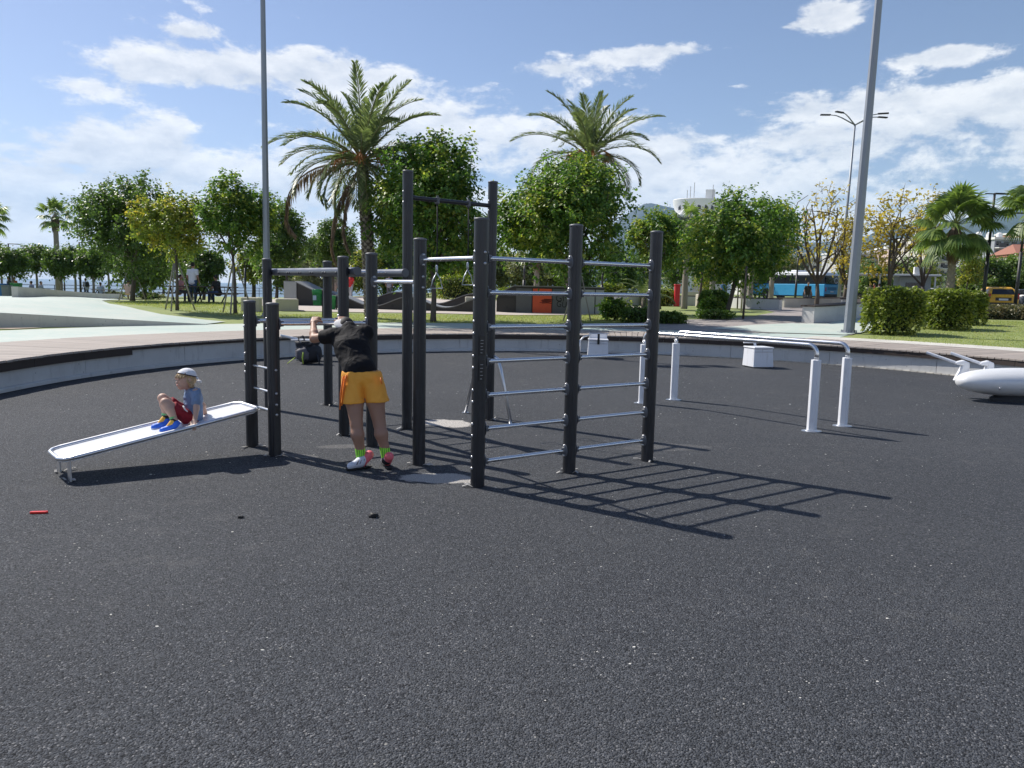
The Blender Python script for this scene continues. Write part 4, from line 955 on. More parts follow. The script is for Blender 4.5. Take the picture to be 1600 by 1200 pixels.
# ---------------------------------------------------------------- vegetation
BARK=m_wood('bark_brown',(.055,.042,.032),(.13,.105,.082),(30,30,5)); BARK_P=m_wood('bark_pale',(.20,.17,.14),(.34,.30,.25),(20,20,40)); STAKE=m_wood('weathered_stake',(.26,.24,.21),(.40,.37,.33),(40,40,4))
LF_MUL=leafmat('mulberry_leaf',(.050,.120,.022),(.165,.29,.058),(.36,.40,.08),.52); LF_DARK=leafmat('dark_leaf',(.045,.095,.022),(.15,.235,.052),trans=.48)
LF_YEL=leafmat('turning_leaf',(.12,.175,.03),(.28,.34,.065),(.46,.38,.07),.52); LF_AUT=leafmat('autumn_leaf',(.42,.32,.06),(.62,.48,.09),(.26,.25,.07),.5); LF_HEDGE=leafmat('hedge_leaf',(.075,.12,.018),(.27,.33,.055),(.50,.50,.11),.42)
LF_PALM=leafmat('date_leaflet',(.09,.135,.06),(.24,.29,.14),trans=.4); LF_FAN=leafmat('fan_leaflet',(.07,.13,.035),(.22,.30,.085),trans=.45); LF_DEAD=leafmat('dead_frond',(.12,.08,.06),(.28,.20,.14),trans=.2,rough=.8)
LF_OLIVE=leafmat('olive_leaf',(.12,.145,.065),(.25,.27,.13),trans=.4); LF_FAR=leafmat('far_leaf',(.06,.115,.03),(.18,.26,.062),trans=.45)
LF_GREY=leafmat('scrub_leaf',(.10,.10,.055),(.20,.195,.10),(.28,.21,.10),.3)
def unit(a): return a/np.maximum(1e-9,np.linalg.norm(a,axis=-1,keepdims=True))
def leaves(P,D,Nn,L,Wd,six=True,fold=.25,droop=.25):
    """leaf faces at P along D with normal Nn; returns verts, faces"""
    n=len(P); D=unit(D); S=unit(np.cross(D,Nn)); Nn=np.cross(S,D); L=L[:,None]; Wd=Wd[:,None]
    tip=P+D*L-np.array([0,0,1])*L*droop
    if six:
        f=[P,P+D*L*.22+S*Wd*.46+Nn*Wd*fold*.5,P+D*L*.62+S*Wd*.42+Nn*Wd*fold*.45-np.array([0,0,1])*L*droop*.4,tip,P+D*L*.62-S*Wd*.42+Nn*Wd*fold*.45-np.array([0,0,1])*L*droop*.4,P+D*L*.22-S*Wd*.46+Nn*Wd*fold*.5]
        v=np.stack(f,1).reshape(-1,3); b=(np.arange(n)*6)[:,None]; F=np.concatenate([b+np.array([0,3,2,1]),b+np.array([0,5,4,3])],0)
    else:
        f=[P,P+D*L*.45+S*Wd*.5+Nn*Wd*fold*.4,tip,P+D*L*.45-S*Wd*.5+Nn*Wd*fold*.4]; v=np.stack(f,1).reshape(-1,3); b=(np.arange(n)*4)[:,None]; F=b+np.array([0,3,2,1])
    return v,F
def npobj(name,v,F,mat,parent,kind=None):
    me=bpy.data.meshes.new(name); F=np.asarray(F); k=F.shape[1]; me.vertices.add(len(v)); me.vertices.foreach_set('co',np.asarray(v,np.float32).ravel())
    me.loops.add(F.size); me.loops.foreach_set('vertex_index',F.ravel().astype(np.int32)); me.polygons.add(len(F)); me.polygons.foreach_set('loop_start',np.arange(0,F.size,k,dtype=np.int32))
    me.update(calc_edges=True); me.materials.append(mat); o=link(bpy.data.objects.new(name,me),parent)
    if kind: o['kind']=kind
    return o
def branch_pts(a,b,bend,r,n=5):
    a=V(a); b=V(b); m=V((r.normal(),r.normal(),abs(r.normal())*.6))*bend*(b-a).length
    return [a.lerp(b,q/(n-1))+m*math.sin(math.pi*q/(n-1)) for q in range(n)]
def tree(name,label,base,H,cz,rad,trunk_r=.09,shoots=260,per=26,ls=.12,leaf=LF_MUL,lean=(0,0),seed=1,group=None,six=True,stakes=0,bare=False,up=.45,trunk_h=None,bark=BARK,twigs=True,fill=.62,cat='tree',ragged=.28):
    """tapered trunk, limbs and twigs; leaves sit along shoots that grow out of an uneven crown volume"""
    r=np.random.default_rng(seed); t=thing(name,label,cat,base,0,group)
    cz=cz; C=np.array([lean[0],lean[1],cz]); rad=np.array(rad,float); th=trunk_h if trunk_h else max(.6,cz-rad[2]*.62)
    tp=V((lean[0]*.72,lean[1]*.72,th))
    m=MB(); m.tube([(0,0,-.12),(lean[0]*.10,lean[1]*.1,.12*th),(lean[0]*.36+trunk_r*.4,lean[1]*.36,.5*th),tuple(tp)],[trunk_r*1.35,trunk_r*1.05,trunk_r*.9,trunk_r*.72],9)
    tr=obj('trunk',m,bark,t,smooth=True)
    # uneven crown outline: a few lobes
    lob=r.normal(size=(7,3)); lob=unit(lob); la=r.uniform(-ragged,ragged*1.1,7)
    def rscale(u): return 1+np.sum(la[None,:]*np.clip(u@lob.T,0,1)**3,1)
    lm=MB(); ends=[]
    for q in range(6):
        u=unit(r.normal(size=3)*np.array([1,1,.35])+np.array([0,0,.55])); e=V(C+rad*u*.62); bp=branch_pts(tp-V((0,0,r.uniform(0,.25)*th*.3)),e,.12,r)
        lm.tube(bp,[trunk_r*.55*(1-.16*i) for i in range(5)],6); ends.append((bp[2],e)); 
        for g in range(3):
            s=bp[1+g]; u2=unit(u+r.normal(size=3)*.7); e2=V(C+rad*u2*r.uniform(.6,.92)); b2=branch_pts(s,e2,.15,r,4); lm.tube(b2,[trunk_r*.28*(1-.2*i) for i in range(4)],5); ends.append((b2[1],e2))
    obj('limbs',lm,bark,tr,smooth=True)
    u=unit(r.normal(size=(shoots,3))); f=r.uniform(.12,1,shoots)**fill
    st=C+rad*u*(f*rscale(u))[:,None]*.86
    if ragged>=.2:      # lumpy crown: shoots gather in separate boughs with shade and gaps between them
        K=9; cu=unit(r.normal(size=(K,3))*np.array([1,1,.9])); cu[0]=(0,0,1); cc=C+rad*cu*r.uniform(.52,.72,K)[:,None]; cr=rad*r.uniform(.40,.58,K)[:,None]
        cc=np.concatenate([cc,[C]]); cr=np.concatenate([cr,[rad*.66]]); pk=r.choice(K+1,shoots,p=np.array([1.0]*K+[2.2])/(K+2.2)); st=cc[pk]+cr[pk]*u*(r.uniform(.2,1,shoots)**.5)[:,None]*.9
        u=unit((st-C)/rad*.7+u*.6)
    d=unit(unit(u*rad)*.75+np.array([0,0,up])+r.normal(size=(shoots,3))*.42); ln=r.uniform(.35,1.0,shoots)*rad.mean()*.42*np.where((r.uniform(size=shoots)<.16)&(f>.6),1.75,1.0); d=unit(d+np.array([0,0,.55])*((ln>rad.mean()*.43)[:,None]))
    i=np.repeat(np.arange(shoots),per); s=(np.tile(np.arange(per),shoots)+r.uniform(0,1,shoots*per))/per
    bow=np.array([0,0,-1.0])*(s**2*.35)[:,None]*ln[i][:,None]
    P=st[i]+d[i]*(s*ln[i])[:,None]+bow+r.normal(size=(len(i),3))*ls*.55
    side=unit(np.cross(d[i],r.normal(size=(len(i),3)))); Dl=unit(side+d[i]*.45+r.normal(size=(len(i),3))*.35); Nn=unit(np.array([0,0,1.0])+r.normal(size=(len(i),3))*.55+unit(u)[i]*.35)
    L=ls*r.uniform(.65,1.25,len(i))*(1-.25*s); v,F=leaves(P,Dl,Nn,L,L*r.uniform(.65,.9,len(i)),six)
    npobj('crown',v,F,leaf,t)
    if twigs:
        tm=MB(); pick=r.choice(shoots,min(shoots,70 if not bare else shoots),replace=False)
        for q in pick: tm.tube([V(st[q]),V(st[q]+d[q]*ln[q]*.55+np.array([0,0,-.09])*ln[q]),V(st[q]+d[q]*ln[q]+np.array([0,0,-.35])*ln[q])],[.011+.06*trunk_r,.008+.03*trunk_r,.004],4,False)
        o=obj('twigs',tm,bark,tr); o['kind']='stuff'
    for q in range(stakes):
        a=q*2*math.pi/max(1,stakes)+.6; obj('stake',MB().tube([(math.cos(a)*.62,math.sin(a)*.62,-.08),(math.cos(a)*.10,math.sin(a)*.10,1.65)],[.028,.024],6),STAKE,t,smooth=True)
    return t
def wheight(base,py,px): # height above the base of what is seen at picture row py over that spot
    return at(px,py,base[1]).z-base[2]
def tree_px(label,px,py,top,cx,hw,bot,seed,Y=None,name='mulberry_tree',**k):
    """tree whose foot, crown top, crown middle column, crown half width and crown bottom were read off the photograph"""
    b=on(px,Y) if Y else W(px,py); s=b.y/FOC*1.01
    H=wheight(b,top,cx); zb=wheight(b,bot,cx); rz=(H-zb)/2; rx=hw*s; lean=at(cx,450,b.y).x-b.x
    return tree(name,label,tuple(b),H,zb+rz,(rx*.93,rx*.93,rz*.93),lean=(lean,0),seed=seed,**k)
GR='young shade trees on the lawns'
tree_px('tall dark green tree at the tip of the seaward lawn',207,470,266,212,92,446,3,shoots=626,per=29,ls=0.163,trunk_r=.11,leaf=LF_DARK,stakes=2)
tree_px('small yellowing tree with stakes on the lawn beside the man in white shirt',277,485,300,277,60,414,4,shoots=399,per=27,ls=0.106,trunk_r=.055,leaf=LF_YEL,stakes=3,ragged=.35)
tree_px('slim green tree with two long stakes beside the tall left pole',368,490,266,364,60,432,5,shoots=452,per=29,ls=0.115,trunk_r=.06,leaf=LF_MUL,stakes=3,up=.8,ragged=.35)
tree_px('dark round tree behind the tall left pole',453,462,314,441,46,436,6,Y=38,shoots=382,per=27,ls=0.135,trunk_r=.07,leaf=LF_DARK)
tree_px('big glossy heart-leaved tree behind the tall pull-up bar',677,503,226,675,112,474,7,shoots=904,per=34,ls=0.144,trunk_r=.095,leaf=LF_MUL,ragged=.42,up=.35,stakes=0)
tree_px('wide bushy green tree behind the wall bars',905,492,250,898,132,468,8,Y=28,shoots=974,per=32,ls=0.144,trunk_r=.10,leaf=LF_MUL,ragged=.3,stakes=3)
tree_px('leaning staked tree with dense crown behind the parallel bars',1135,493,300,1156,98,446,9,shoots=800,per=29,ls=0.163,trunk_r=.10,leaf=LF_MUL,stakes=0,ragged=.22)
tree_px('mid green tree between the wall bars and the white tower',1032,470,334,1022,48,438,10,Y=42,shoots=452,per=27,ls=0.163,trunk_r=.09,leaf=LF_MUL)
tree_px('soft green tree just behind the leaning staked tree',1092,468,336,1098,40,432,11,Y=47,shoots=417,per=25,ls=0.174,trunk_r=.09,leaf=LF_YEL)
tree_px('dark tree behind the date palm with hanging dead fronds',520,460,345,520,42,432,12,Y=44,shoots=417,per=27,ls=0.144,trunk_r=.08,leaf=LF_DARK)
# half-bare autumn trees by the road
for px,Y,top,cx,hw,bot,sd,lb in ((1277,52,278,1276,58,440,21,'half-bare brownish tree in front of the blue bus'),(1386,50,300,1390,58,445,22,'sparse yellow-leaved tree beside the fan palm'),(1318,58,330,1322,30,440,23,'thin yellow-leaved tree between the two light poles'),(1445,62,290,1440,30,430,24,'tall thin yellowing tree behind the fan palm')):
    tree_px(lb,px,0,top,cx,hw,bot,sd,Y=Y,name='autumn_tree',shoots=150,per=5 if sd!=22 else 8,ls=.30,trunk_r=.16,leaf=LF_AUT,bare=True,six=False,up=.8,trunk_h=1.6,ragged=.3,fill=.5)
# clipped round trees along the sea railing
for q,(px,cy,hw,Y) in enumerate(((20,412,24,64),(58,404,23,70),(96,411,21,64),(118,404,17,74),(146,412,19,64),(170,404,20,72),(3,404,16,76),(235,410,20,66),(300,408,22,70),(330,415,18,60))):
    tree_px('round-clipped small tree in the row along the sea railing',px,0,cy-25,px,hw*1.25,cy+23,40+q,Y=Y,name='clipped_tree',shoots=190,per=28,ls=.22,trunk_r=.11,leaf=LF_DARK,bark=BARK_P,group='clipped trees along the sea railing',six=False,twigs=False,up=.1,ragged=.12,fill=.5)
# background belt: separate bushy trees far behind the playground
bg=[(432,428,30,400,60),(470,430,26,405,66),(505,436,34,405,58),(548,432,30,398,66),(600,438,28,402,62),(640,432,28,400,70),(735,434,30,402,66),(790,432,30,400,70),(820,438,26,412,60),(860,440,30,408,64),(960,440,34,405,66),(1005,442,28,402,72),(1050,438,26,398,80),(1120,438,30,400,84),(1180,436,30,398,88),(1225,440,26,405,92),(1340,446,30,408,84),(1365,448,24,418,78),(1420,446,26,405,100),(1450,448,22,410,96),(1545,440,24,408,70),(1572,446,30,404,72),(1605,446,34,402,70),(1655,446,40,395,70),(1515,446,26,412,76),(395,430,24,402,72),(255,432,24,405,80),(-60,425,50,392,66),(-130,420,50,392,70),(225,440,30,395,58),(318,438,28,396,60),(575,436,30,404,60),(690,438,34,404,64),(760,440,30,404,62),(905,442,34,408,60)]
NB=['left of the dark pole-side tree','behind the dark pole-side tree','behind the green litter basket','behind the dark dead-frond palm tree','right of the date palm trunk','behind the first tall frame post','behind the pump track hedge','left of the ramp box','above the ramp box','behind the orange panel','behind the small stubby palm','behind the wall bars end post','left of the red pillar','behind the round dark bush','behind the leaning tree stakes','left of the blue bus','behind the four-armed road lamp','left of the kiosk','behind the kiosk roof','behind the fan palm trunk','left of the yellow taxi','above the yellow taxi','behind the dark parked car','past the second fan palm','behind the middle hedge bush','between the slim staked tree and the pole','behind the small yellowing tree','beyond the end of the clipped row','farthest beyond the clipped row','behind the trunk of the tall dark tree','behind the man in white shirt','behind the hanging dead fronds','behind the trunk of the big glossy tree','behind the taller rear frame post','behind the grey ramp panels']
KINDS=[(LF_FAR,'mid green'),(LF_DARK,'dark green'),(LF_OLIVE,'greyish olive'),(LF_YEL,'yellow-green')]
assert len(bg)==len(NB)
for q,(px,bot,hw,top,Y) in enumerate(bg):
    lf,kd=KINDS[(q*7+q//3)%4] if px<1500 else KINDS[q%2]
    tree_px(kd+' bushy park tree '+NB[q],px,0,top-(14 if px<1300 else 4),px,hw*1.3,bot+20,70+q,Y=Y,name='park_tree',shoots=210,per=24,ls=.27,trunk_r=.13,leaf=lf,group='far belt of park trees',six=False,twigs=False,up=.2,ragged=.3,fill=.5)
tree_px('thin pale willow-like tree beside the fan palm trunk',1508,0,382,1512,24,452,140,Y=50,name='young_willow',shoots=150,per=14,ls=.16,trunk_r=.05,leaf=LF_YEL,six=False,up=-.2,ragged=.3)

# date palms
def frond(r,az,el0,L,droop,mat_list,dead=False,nl=66):
    """arching pinnate frond: returns rachis points and leaflet arrays"""
    n=14; p=V((0,0,0)); el=el0; pts=[V(p)]; h=V((math.cos(az),math.sin(az),0))
    for q in range(n):
        el-=droop*(.35+1.3*q/n)/n; p=p+(h*math.cos(el)+V((0,0,math.sin(el))))*(L/n); pts.append(V(p))
    P=[];D=[];N=[];Ls=[]
    for q in range(nl):
        f=.16+.84*q/nl; x=f*n; i=min(n-1,int(x)); a=pts[i].lerp(pts[i+1],x-i); t=(pts[i+1]-pts[i]).normalized(); s=t.cross(V((0,0,1))); s=s.normalized() if s.length>.01 else V((-h.y,h.x,0)); upv=s.cross(t)
        for sg in (-1,1):
            d=(t*(.55+.35*f)+s*sg*(.75-.3*f)+upv*(.35 if not dead else -.6)+V((r.normal(),r.normal(),r.normal()))*.10)
            P.append(a); D.append(d.normalized()); N.append((upv+s*sg*.5).normalized()); Ls.append(L*.185*(math.sin(math.pi*min(1,f*.86+.10))**.6)*r.uniform(.8,1.1)*(1 if not dead else .55))
    return pts,np.array([tuple(q) for q in P]),np.array([tuple(q) for q in D]),np.array([tuple(q) for q in N]),np.array(Ls)
def date_palm(label,base,zc,L,lean,seed,trunk_r,nf=44,dead=((2.7,-.9),),fruit=True):
    r=np.random.default_rng(seed); t=thing('date_palm',label,'palm tree',base); top=V((lean[0],lean[1],zc))
    m=MB(); n=26; pts=[V((lean[0]*(q/n)**1.3,lean[1]*(q/n)**1.3,-.1+(zc+.1)*q/n)) for q in range(n+1)]; m.tube(pts,[trunk_r*(1.15-.2*q/n+.25*max(0,q/n-.85)) for q in range(n+1)],12); tr=obj('trunk',m,BARK,t,smooth=True)
    # leaf-base stubs in spirals
    sm=MB(); k=0; z=.12
    while z<zc-.05:
        f=z/zc; c0=V((lean[0]*f**1.3,lean[1]*f**1.3,z)); k+=1
        for q in range(7):
            a=q*2*math.pi/7+k*.45; d=V((math.cos(a),math.sin(a),0)); s=V((-d.y,d.x,0)); rr=trunk_r*(1.13-.2*f+.25*max(0,f-.85)); w=trunk_r*.36; b=c0+d*rr*.92
            sm.add([b-s*w+V((0,0,-.05)),b+s*w+V((0,0,-.05)),b+V((0,0,-.11)),b+d*trunk_r*.30-s*w*.5+V((0,0,.06)),b+d*trunk_r*.30+s*w*.5+V((0,0,.06)),b+V((0,0,.05))],[(0,2,1),(0,3,5),(1,5,4),(3,4,5),(0,1,4,3)])
        z+=.105
    so_=obj('leaf_base_stubs',sm,BARK_P if seed%2 else BARK,tr); so_['kind']='stuff'
    for q in range(nf):
        f=q/nf; az=q*2.399+r.uniform(-.2,.2); el0=R(88-118*f**.9+r.uniform(-7,7)); l=L*r.uniform(.85,1.08)*(.82+.25*math.sin(math.pi*min(1,f+.15))); dr=R(42+78*f+r.uniform(-12,12))
        pts,P,D,N,Ls=frond(r,az,el0,l,dr,None); fo=obj('frond',MB().tube(pts,[.03*(1-.8*i/14)+.004 for i in range(15)],5,False),plain('rachis',(.16,.17,.06),.6),t,smooth=True); fo.location=top
        v,F=leaves(P,D,N,Ls,np.full(len(Ls),.050),False,.5,.16); npobj('leaflets',v,F,LF_PALM,fo)
    for az,e,l in dead:
        pts,P,D,N,Ls=frond(r,az,R(e),l,R(150 if e>-40 else 60),None,True,54); fo=obj('dead_frond',MB().tube(pts,[.035*(1-.7*i/14)+.006 for i in range(15)],5,False),LF_DEAD,t,smooth=True); fo.location=top-V((0,0,.15))
        D=D*.55+np.array([0,0,-.85]); v,F=leaves(P,D,N,Ls*1.0,np.full(len(Ls),.06),False,.5,.3); npobj('leaflets',v,F,LF_DEAD,fo)
    if fruit:
        FR=plain('date_stalks',(.42,.16,.035),.7,0,.35,14); 
        for q in range(9):
            az=q*.7+r.uniform(-.2,.2); fm=MB(); h=V((math.cos(az),math.sin(az),0)); e=h*.75*L/3+V((0,0,.18)); st=MB().tube([V((0,0,.05)),e*.6+V((0,0,.2)),e],.02,5,False); fo=obj('fruit_stalk',st,FR,t,smooth=True); fo.location=top
            for g in range(26): 
                d=V((h.x*.5+r.normal()*.35,h.y*.5+r.normal()*.35,-.8+r.normal()*.25)); fm.tube([e,e+d*r.uniform(.25,.5)*L/3],[.012,.008],3,False)
            o=obj('fruit_strands',fm,FR,fo); o['kind']='stuff'
    return t
b=W(580,497); date_palm('tall date palm with orange fruit stalks and brown dead fronds hanging down',tuple(b),wheight(b,252,565),3.2,(at(566,450,b.y).x-b.x,0),3,.20,48,((3.05,12,4.6),(3.4,-52,3.7),(3.75,-58,3.2),(5.4,-60,1.3),(5.9,-64,1.1)))
b=on(890,35.5); date_palm('date palm rising behind the wide bushy tree, without dead fronds',tuple(b),wheight(b,246,915),3.35,(at(915,450,b.y).x-b.x,0),8,.24,44,(),True)

# fan palms
def fan_palm(label,base,zc,Lp,seed,trunk_r,nf=34,skirt=26,rz=0,detail=22,group=None):
    r=np.random.default_rng(seed); t=thing('fan_palm',label,'palm tree',base,0,group); top=V((0,0,zc))
    m=MB(); n=20; m.tube([V((0,0,-.1+(zc+.1)*q/n)) for q in range(n+1)],[trunk_r*(1.25-.4*q/n)*(1+.05*(q%2)) for q in range(n+1)],11); tr=obj('trunk',m,BARK_P,t,smooth=True)
    if detail>=24:
        sm=MB()
        for q in range(int(zc/.16)):
            z=.1+q*.16; f=z/zc
            for g in range(6):
                a=g*1.047+q*.5; d_=V((math.cos(a),math.sin(a),0)); s_=V((-d_.y,d_.x,0)); b_=d_*trunk_r*(1.22-.4*f)+V((0,0,z)); w_=trunk_r*.38
                sm.add([b_-s_*w_,b_+s_*w_,b_+V((0,0,-.12)),b_+d_*.07-s_*w_*.4+V((0,0,.13)),b_+d_*.07+s_*w_*.4+V((0,0,.13)),b_+V((0,0,.10))],[(0,2,1),(0,3,5),(1,5,4),(3,4,5),(0,1,4,3)])
        o_=obj('leaf_base_stubs',sm,BARK_P,tr); o_['kind']='stuff'
    def fan(az,el,lp,lf,dead):
        h=V((math.cos(az),math.sin(az),0)); d=h*math.cos(el)+V((0,0,math.sin(el))); e=d*lp-V((0,0,.08*lp)); s=V((-h.y,h.x,0)); upv=s.cross(-d)
        P=[];D=[];N=[];Ls=[]
        for q in range(detail):
            a=R(-125+250*(q+.5)/detail); dd=(d*math.cos(a)+s*math.sin(a)); P.append(tuple(e)); D.append(tuple(dd+V((0,0,-.28-.2*abs(math.sin(a))))*(1 if not dead else 2.2))); N.append(tuple(upv if upv.z>0 else -upv)); Ls.append(lf*(.75+.25*math.cos(a*.6))*r.uniform(.88,1.08))
        return [V((0,0,0)),e*.5+V((0,0,.03)),e],np.array(P),np.array(D),np.array(N),np.array(Ls)
    for q in range(nf):
        f=q/nf; pts,P,D,N,Ls=fan(q*2.399,R(86-138*f+r.uniform(-12,12)),Lp*r.uniform(.85,1.15)*.60,Lp*.44*r.uniform(.85,1.1),False)
        fo=obj('frond',MB().tube(pts,[.022,.016,.012],5,False),plain('petiole',(.12,.15,.04),.6),t,smooth=True); fo.location=top
        v,F=leaves(P,D,N,Ls,np.full(len(Ls),Lp*.075),False,.6,.22); npobj('leaf_fan',v,F,LF_FAN,fo)
    P=[];D=[];N=[];Ls=[]
    for q in range(skirt*10):
        az=r.uniform(0,6.28); z=-r.uniform(.05,1)*Lp*.62; h=np.array([math.cos(az),math.sin(az),0]); P.append(h*trunk_r*.9+np.array([0,0,z+zc])); D.append(h*.45*(1+z/Lp)+np.array([0,0,-1])); N.append(h); Ls.append(Lp*.30*r.uniform(.6,1.1))
    v,F=leaves(np.array(P),np.array(D),np.array(N),np.array(Ls),np.full(len(Ls),Lp*.06),False,.4,.1); npobj('dead_leaf_skirt',v,F,LF_DEAD,t)
    return t
b=on(1484,42); fan_palm('big fan palm with brown skirt rising behind the box hedges',tuple(b),wheight(b,350,1490),2.4,5,.17,40,36,detail=24)
b=on(1612,40); fan_palm('fan palm beside the second dark street lamp',tuple(b),wheight(b,318,1612),2.2,6,.22,30,18)
b=on(92,78); fan_palm('lone small fan palm above the clipped trees by the sea',tuple(b),wheight(b,336,89),2.0,7,.24,26,22,detail=16)
b=on(-12,62); fan_palm('fan palm at the end of the clipped tree row',tuple(b),wheight(b,338,-12),2.0,9,.22,24,16,detail=16)
# bare palm trunks among the far trees (heads hidden in foliage)
for q,(px,Y,hp) in enumerate(((1070,44,350),(1113,46,360),(1172,50,375),(1205,54,380),(838,46,390),(1160,56,380))):
    b=on(px,Y); fan_palm('palm trunk with its head lost in foliage, '+('right beside the red pillar','right of the round dark bush','left of the bus, thicker','in front of the bus end','above the ramp box','behind the leaning tree stakes')[q],tuple(b),wheight(b,hp,px),1.6,20+q,.15,14,10,detail=12,group='palms behind the curved benches')

# clipped box hedges: leaf shell over a twiggy core
def hedge(label,base,size,seed,n=5200,ls=.075,leaf=LF_HEDGE,rz=0,group=None,name='box_hedge',cat='hedge',rough=.06,pw=4.0):
    r=np.random.default_rng(seed); t=thing(name,label,cat,base,rz,group); hx,hy,h=size[0]/2,size[1]/2,size[2]
    u=unit(r.normal(size=(n,3))); u[:,2]=np.abs(u[:,2])*np.where(r.uniform(size=n)<.75,1,-.6); u=unit(u)
    k=1/np.power(np.sum(np.abs(u)**pw,1),1/pw); lobe=1+rough*np.sin(u[:,0]*7+seed)*np.cos(u[:,2]*6+u[:,1]*5)+r.normal(size=n)*rough*.55
    P=u*(k*lobe*r.uniform(.86,1.02,n))[:,None]*np.array([hx,hy,h/2])+np.array([0,0,h*.5]); P[:,2]=np.maximum(P[:,2],.02)
    D=unit(u+r.normal(size=(n,3))*.8+np.array([0,0,.3])); N=unit(u*.6+np.array([0,0,.6])+r.normal(size=(n,3))*.5); L=ls*r.uniform(.6,1.3,n); v,F=leaves(P,D,N,L,L*.6,True)
    npobj('foliage',v,F,leaf,t)
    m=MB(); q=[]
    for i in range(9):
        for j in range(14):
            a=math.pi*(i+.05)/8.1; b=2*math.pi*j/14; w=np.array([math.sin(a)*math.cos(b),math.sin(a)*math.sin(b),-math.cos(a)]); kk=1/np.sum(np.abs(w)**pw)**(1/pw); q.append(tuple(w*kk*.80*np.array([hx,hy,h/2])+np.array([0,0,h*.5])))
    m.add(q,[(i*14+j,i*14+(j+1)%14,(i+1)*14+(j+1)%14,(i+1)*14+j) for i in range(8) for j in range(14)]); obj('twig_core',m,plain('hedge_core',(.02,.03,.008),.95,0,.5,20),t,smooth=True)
    sm=MB().tube([(0,0,-.1),(0,0,.3*h)],.05,7); obj('stem',sm,BARK,t); return t
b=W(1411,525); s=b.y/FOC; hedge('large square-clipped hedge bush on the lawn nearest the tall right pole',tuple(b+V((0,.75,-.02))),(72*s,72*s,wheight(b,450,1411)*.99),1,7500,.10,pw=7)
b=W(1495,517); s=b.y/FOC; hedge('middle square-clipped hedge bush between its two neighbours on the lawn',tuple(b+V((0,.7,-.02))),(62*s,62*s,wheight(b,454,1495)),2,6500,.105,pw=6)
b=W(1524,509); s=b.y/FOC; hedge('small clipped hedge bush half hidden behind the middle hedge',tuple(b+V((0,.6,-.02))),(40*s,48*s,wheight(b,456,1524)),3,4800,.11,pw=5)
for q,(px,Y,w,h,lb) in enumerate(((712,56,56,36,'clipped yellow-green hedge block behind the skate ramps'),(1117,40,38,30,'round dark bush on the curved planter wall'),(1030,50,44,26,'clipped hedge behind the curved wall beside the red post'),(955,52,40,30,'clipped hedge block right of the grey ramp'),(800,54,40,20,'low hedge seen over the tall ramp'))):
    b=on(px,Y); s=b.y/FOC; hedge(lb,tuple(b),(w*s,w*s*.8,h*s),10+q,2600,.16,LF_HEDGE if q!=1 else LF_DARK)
# low scrub strip by the road and shrubs on the lawns
for q in range(7):
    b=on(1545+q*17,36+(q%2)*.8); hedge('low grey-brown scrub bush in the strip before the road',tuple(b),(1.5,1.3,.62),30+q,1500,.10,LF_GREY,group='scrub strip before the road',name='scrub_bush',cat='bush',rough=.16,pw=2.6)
for q in range(5):
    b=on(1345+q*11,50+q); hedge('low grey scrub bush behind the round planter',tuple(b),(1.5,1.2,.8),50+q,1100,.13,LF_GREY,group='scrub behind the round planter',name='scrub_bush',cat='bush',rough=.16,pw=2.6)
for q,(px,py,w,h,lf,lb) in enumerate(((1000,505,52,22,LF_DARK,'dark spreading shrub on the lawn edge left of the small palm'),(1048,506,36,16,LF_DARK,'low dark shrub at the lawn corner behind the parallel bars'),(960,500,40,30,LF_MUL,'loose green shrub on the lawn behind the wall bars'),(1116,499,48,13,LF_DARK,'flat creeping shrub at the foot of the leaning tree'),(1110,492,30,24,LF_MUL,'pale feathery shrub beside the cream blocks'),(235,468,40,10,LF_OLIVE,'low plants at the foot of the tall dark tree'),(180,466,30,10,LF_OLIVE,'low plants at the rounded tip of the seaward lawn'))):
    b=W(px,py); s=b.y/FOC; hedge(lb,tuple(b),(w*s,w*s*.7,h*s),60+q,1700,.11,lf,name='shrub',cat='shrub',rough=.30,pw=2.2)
# little cycad-like palm on the lawn
b=W(1005,500); t=thing('small_palm','small stubby palm with feathery fronds on the lawn behind the wall bars','palm tree',tuple(b)); obj('trunk',MB().tube([(0,0,-.05),(0,0,.85)],[.12,.10],9),BARK,t,smooth=True)
r=np.random.default_rng(4)
for q in range(16):
    pts,P,D,N,Ls=frond(r,q*2.4,R(70-60*q/16),1.3,R(80),None,False,24); fo=obj('frond',MB().tube(pts,.008,4,False),plain('rachis',(.16,.17,.06),.6),t); fo.location=(0,0,.85); v,F=leaves(P,D,N,Ls,np.full(len(Ls),.04),False); npobj('leaflets',v,F,LF_PALM,fo)
# grass blades on the nearer lawns
def grass(name,poly,n,seed,hgt=.06):
    r=np.random.default_rng(seed); xs=[p[0] for p in poly]; ys=[p[1] for p in poly]; P=[]
    def inside(x,y):
        s=False; j=len(poly)-1
        for i in range(len(poly)):
            if (poly[i][1]>y)!=(poly[j][1]>y) and x<(poly[j][0]-poly[i][0])*(y-poly[i][1])/(poly[j][1]-poly[i][1])+poly[i][0]: s=not s
            j=i
        return s
    while len(P)<n:
        x=r.uniform(min(xs),max(xs)); y=r.uniform(min(ys),max(ys))
        if inside(x,y): P.append((x,y,T(x,y)+.0))
    P=np.array(P); D=unit(np.array([0,0,1.0])+r.normal(size=(n,3))*.45); N=unit(r.normal(size=(n,3))); L=hgt*r.uniform(.5,1.4,n); v,F=leaves(P,D,N,L,L*.22,False,0,0); o=npobj(name,v,F,leafmat('grass_blade',(.22,.28,.07),(.38,.42,.13),(.46,.41,.17),.5),None,'stuff'); o['label']='short green grass on the lawn'
grass('grass',WP([(1350,529),(1420,508),(1500,500),(1600,503),(1640,548),(1500,541)]),14000,1,.045)
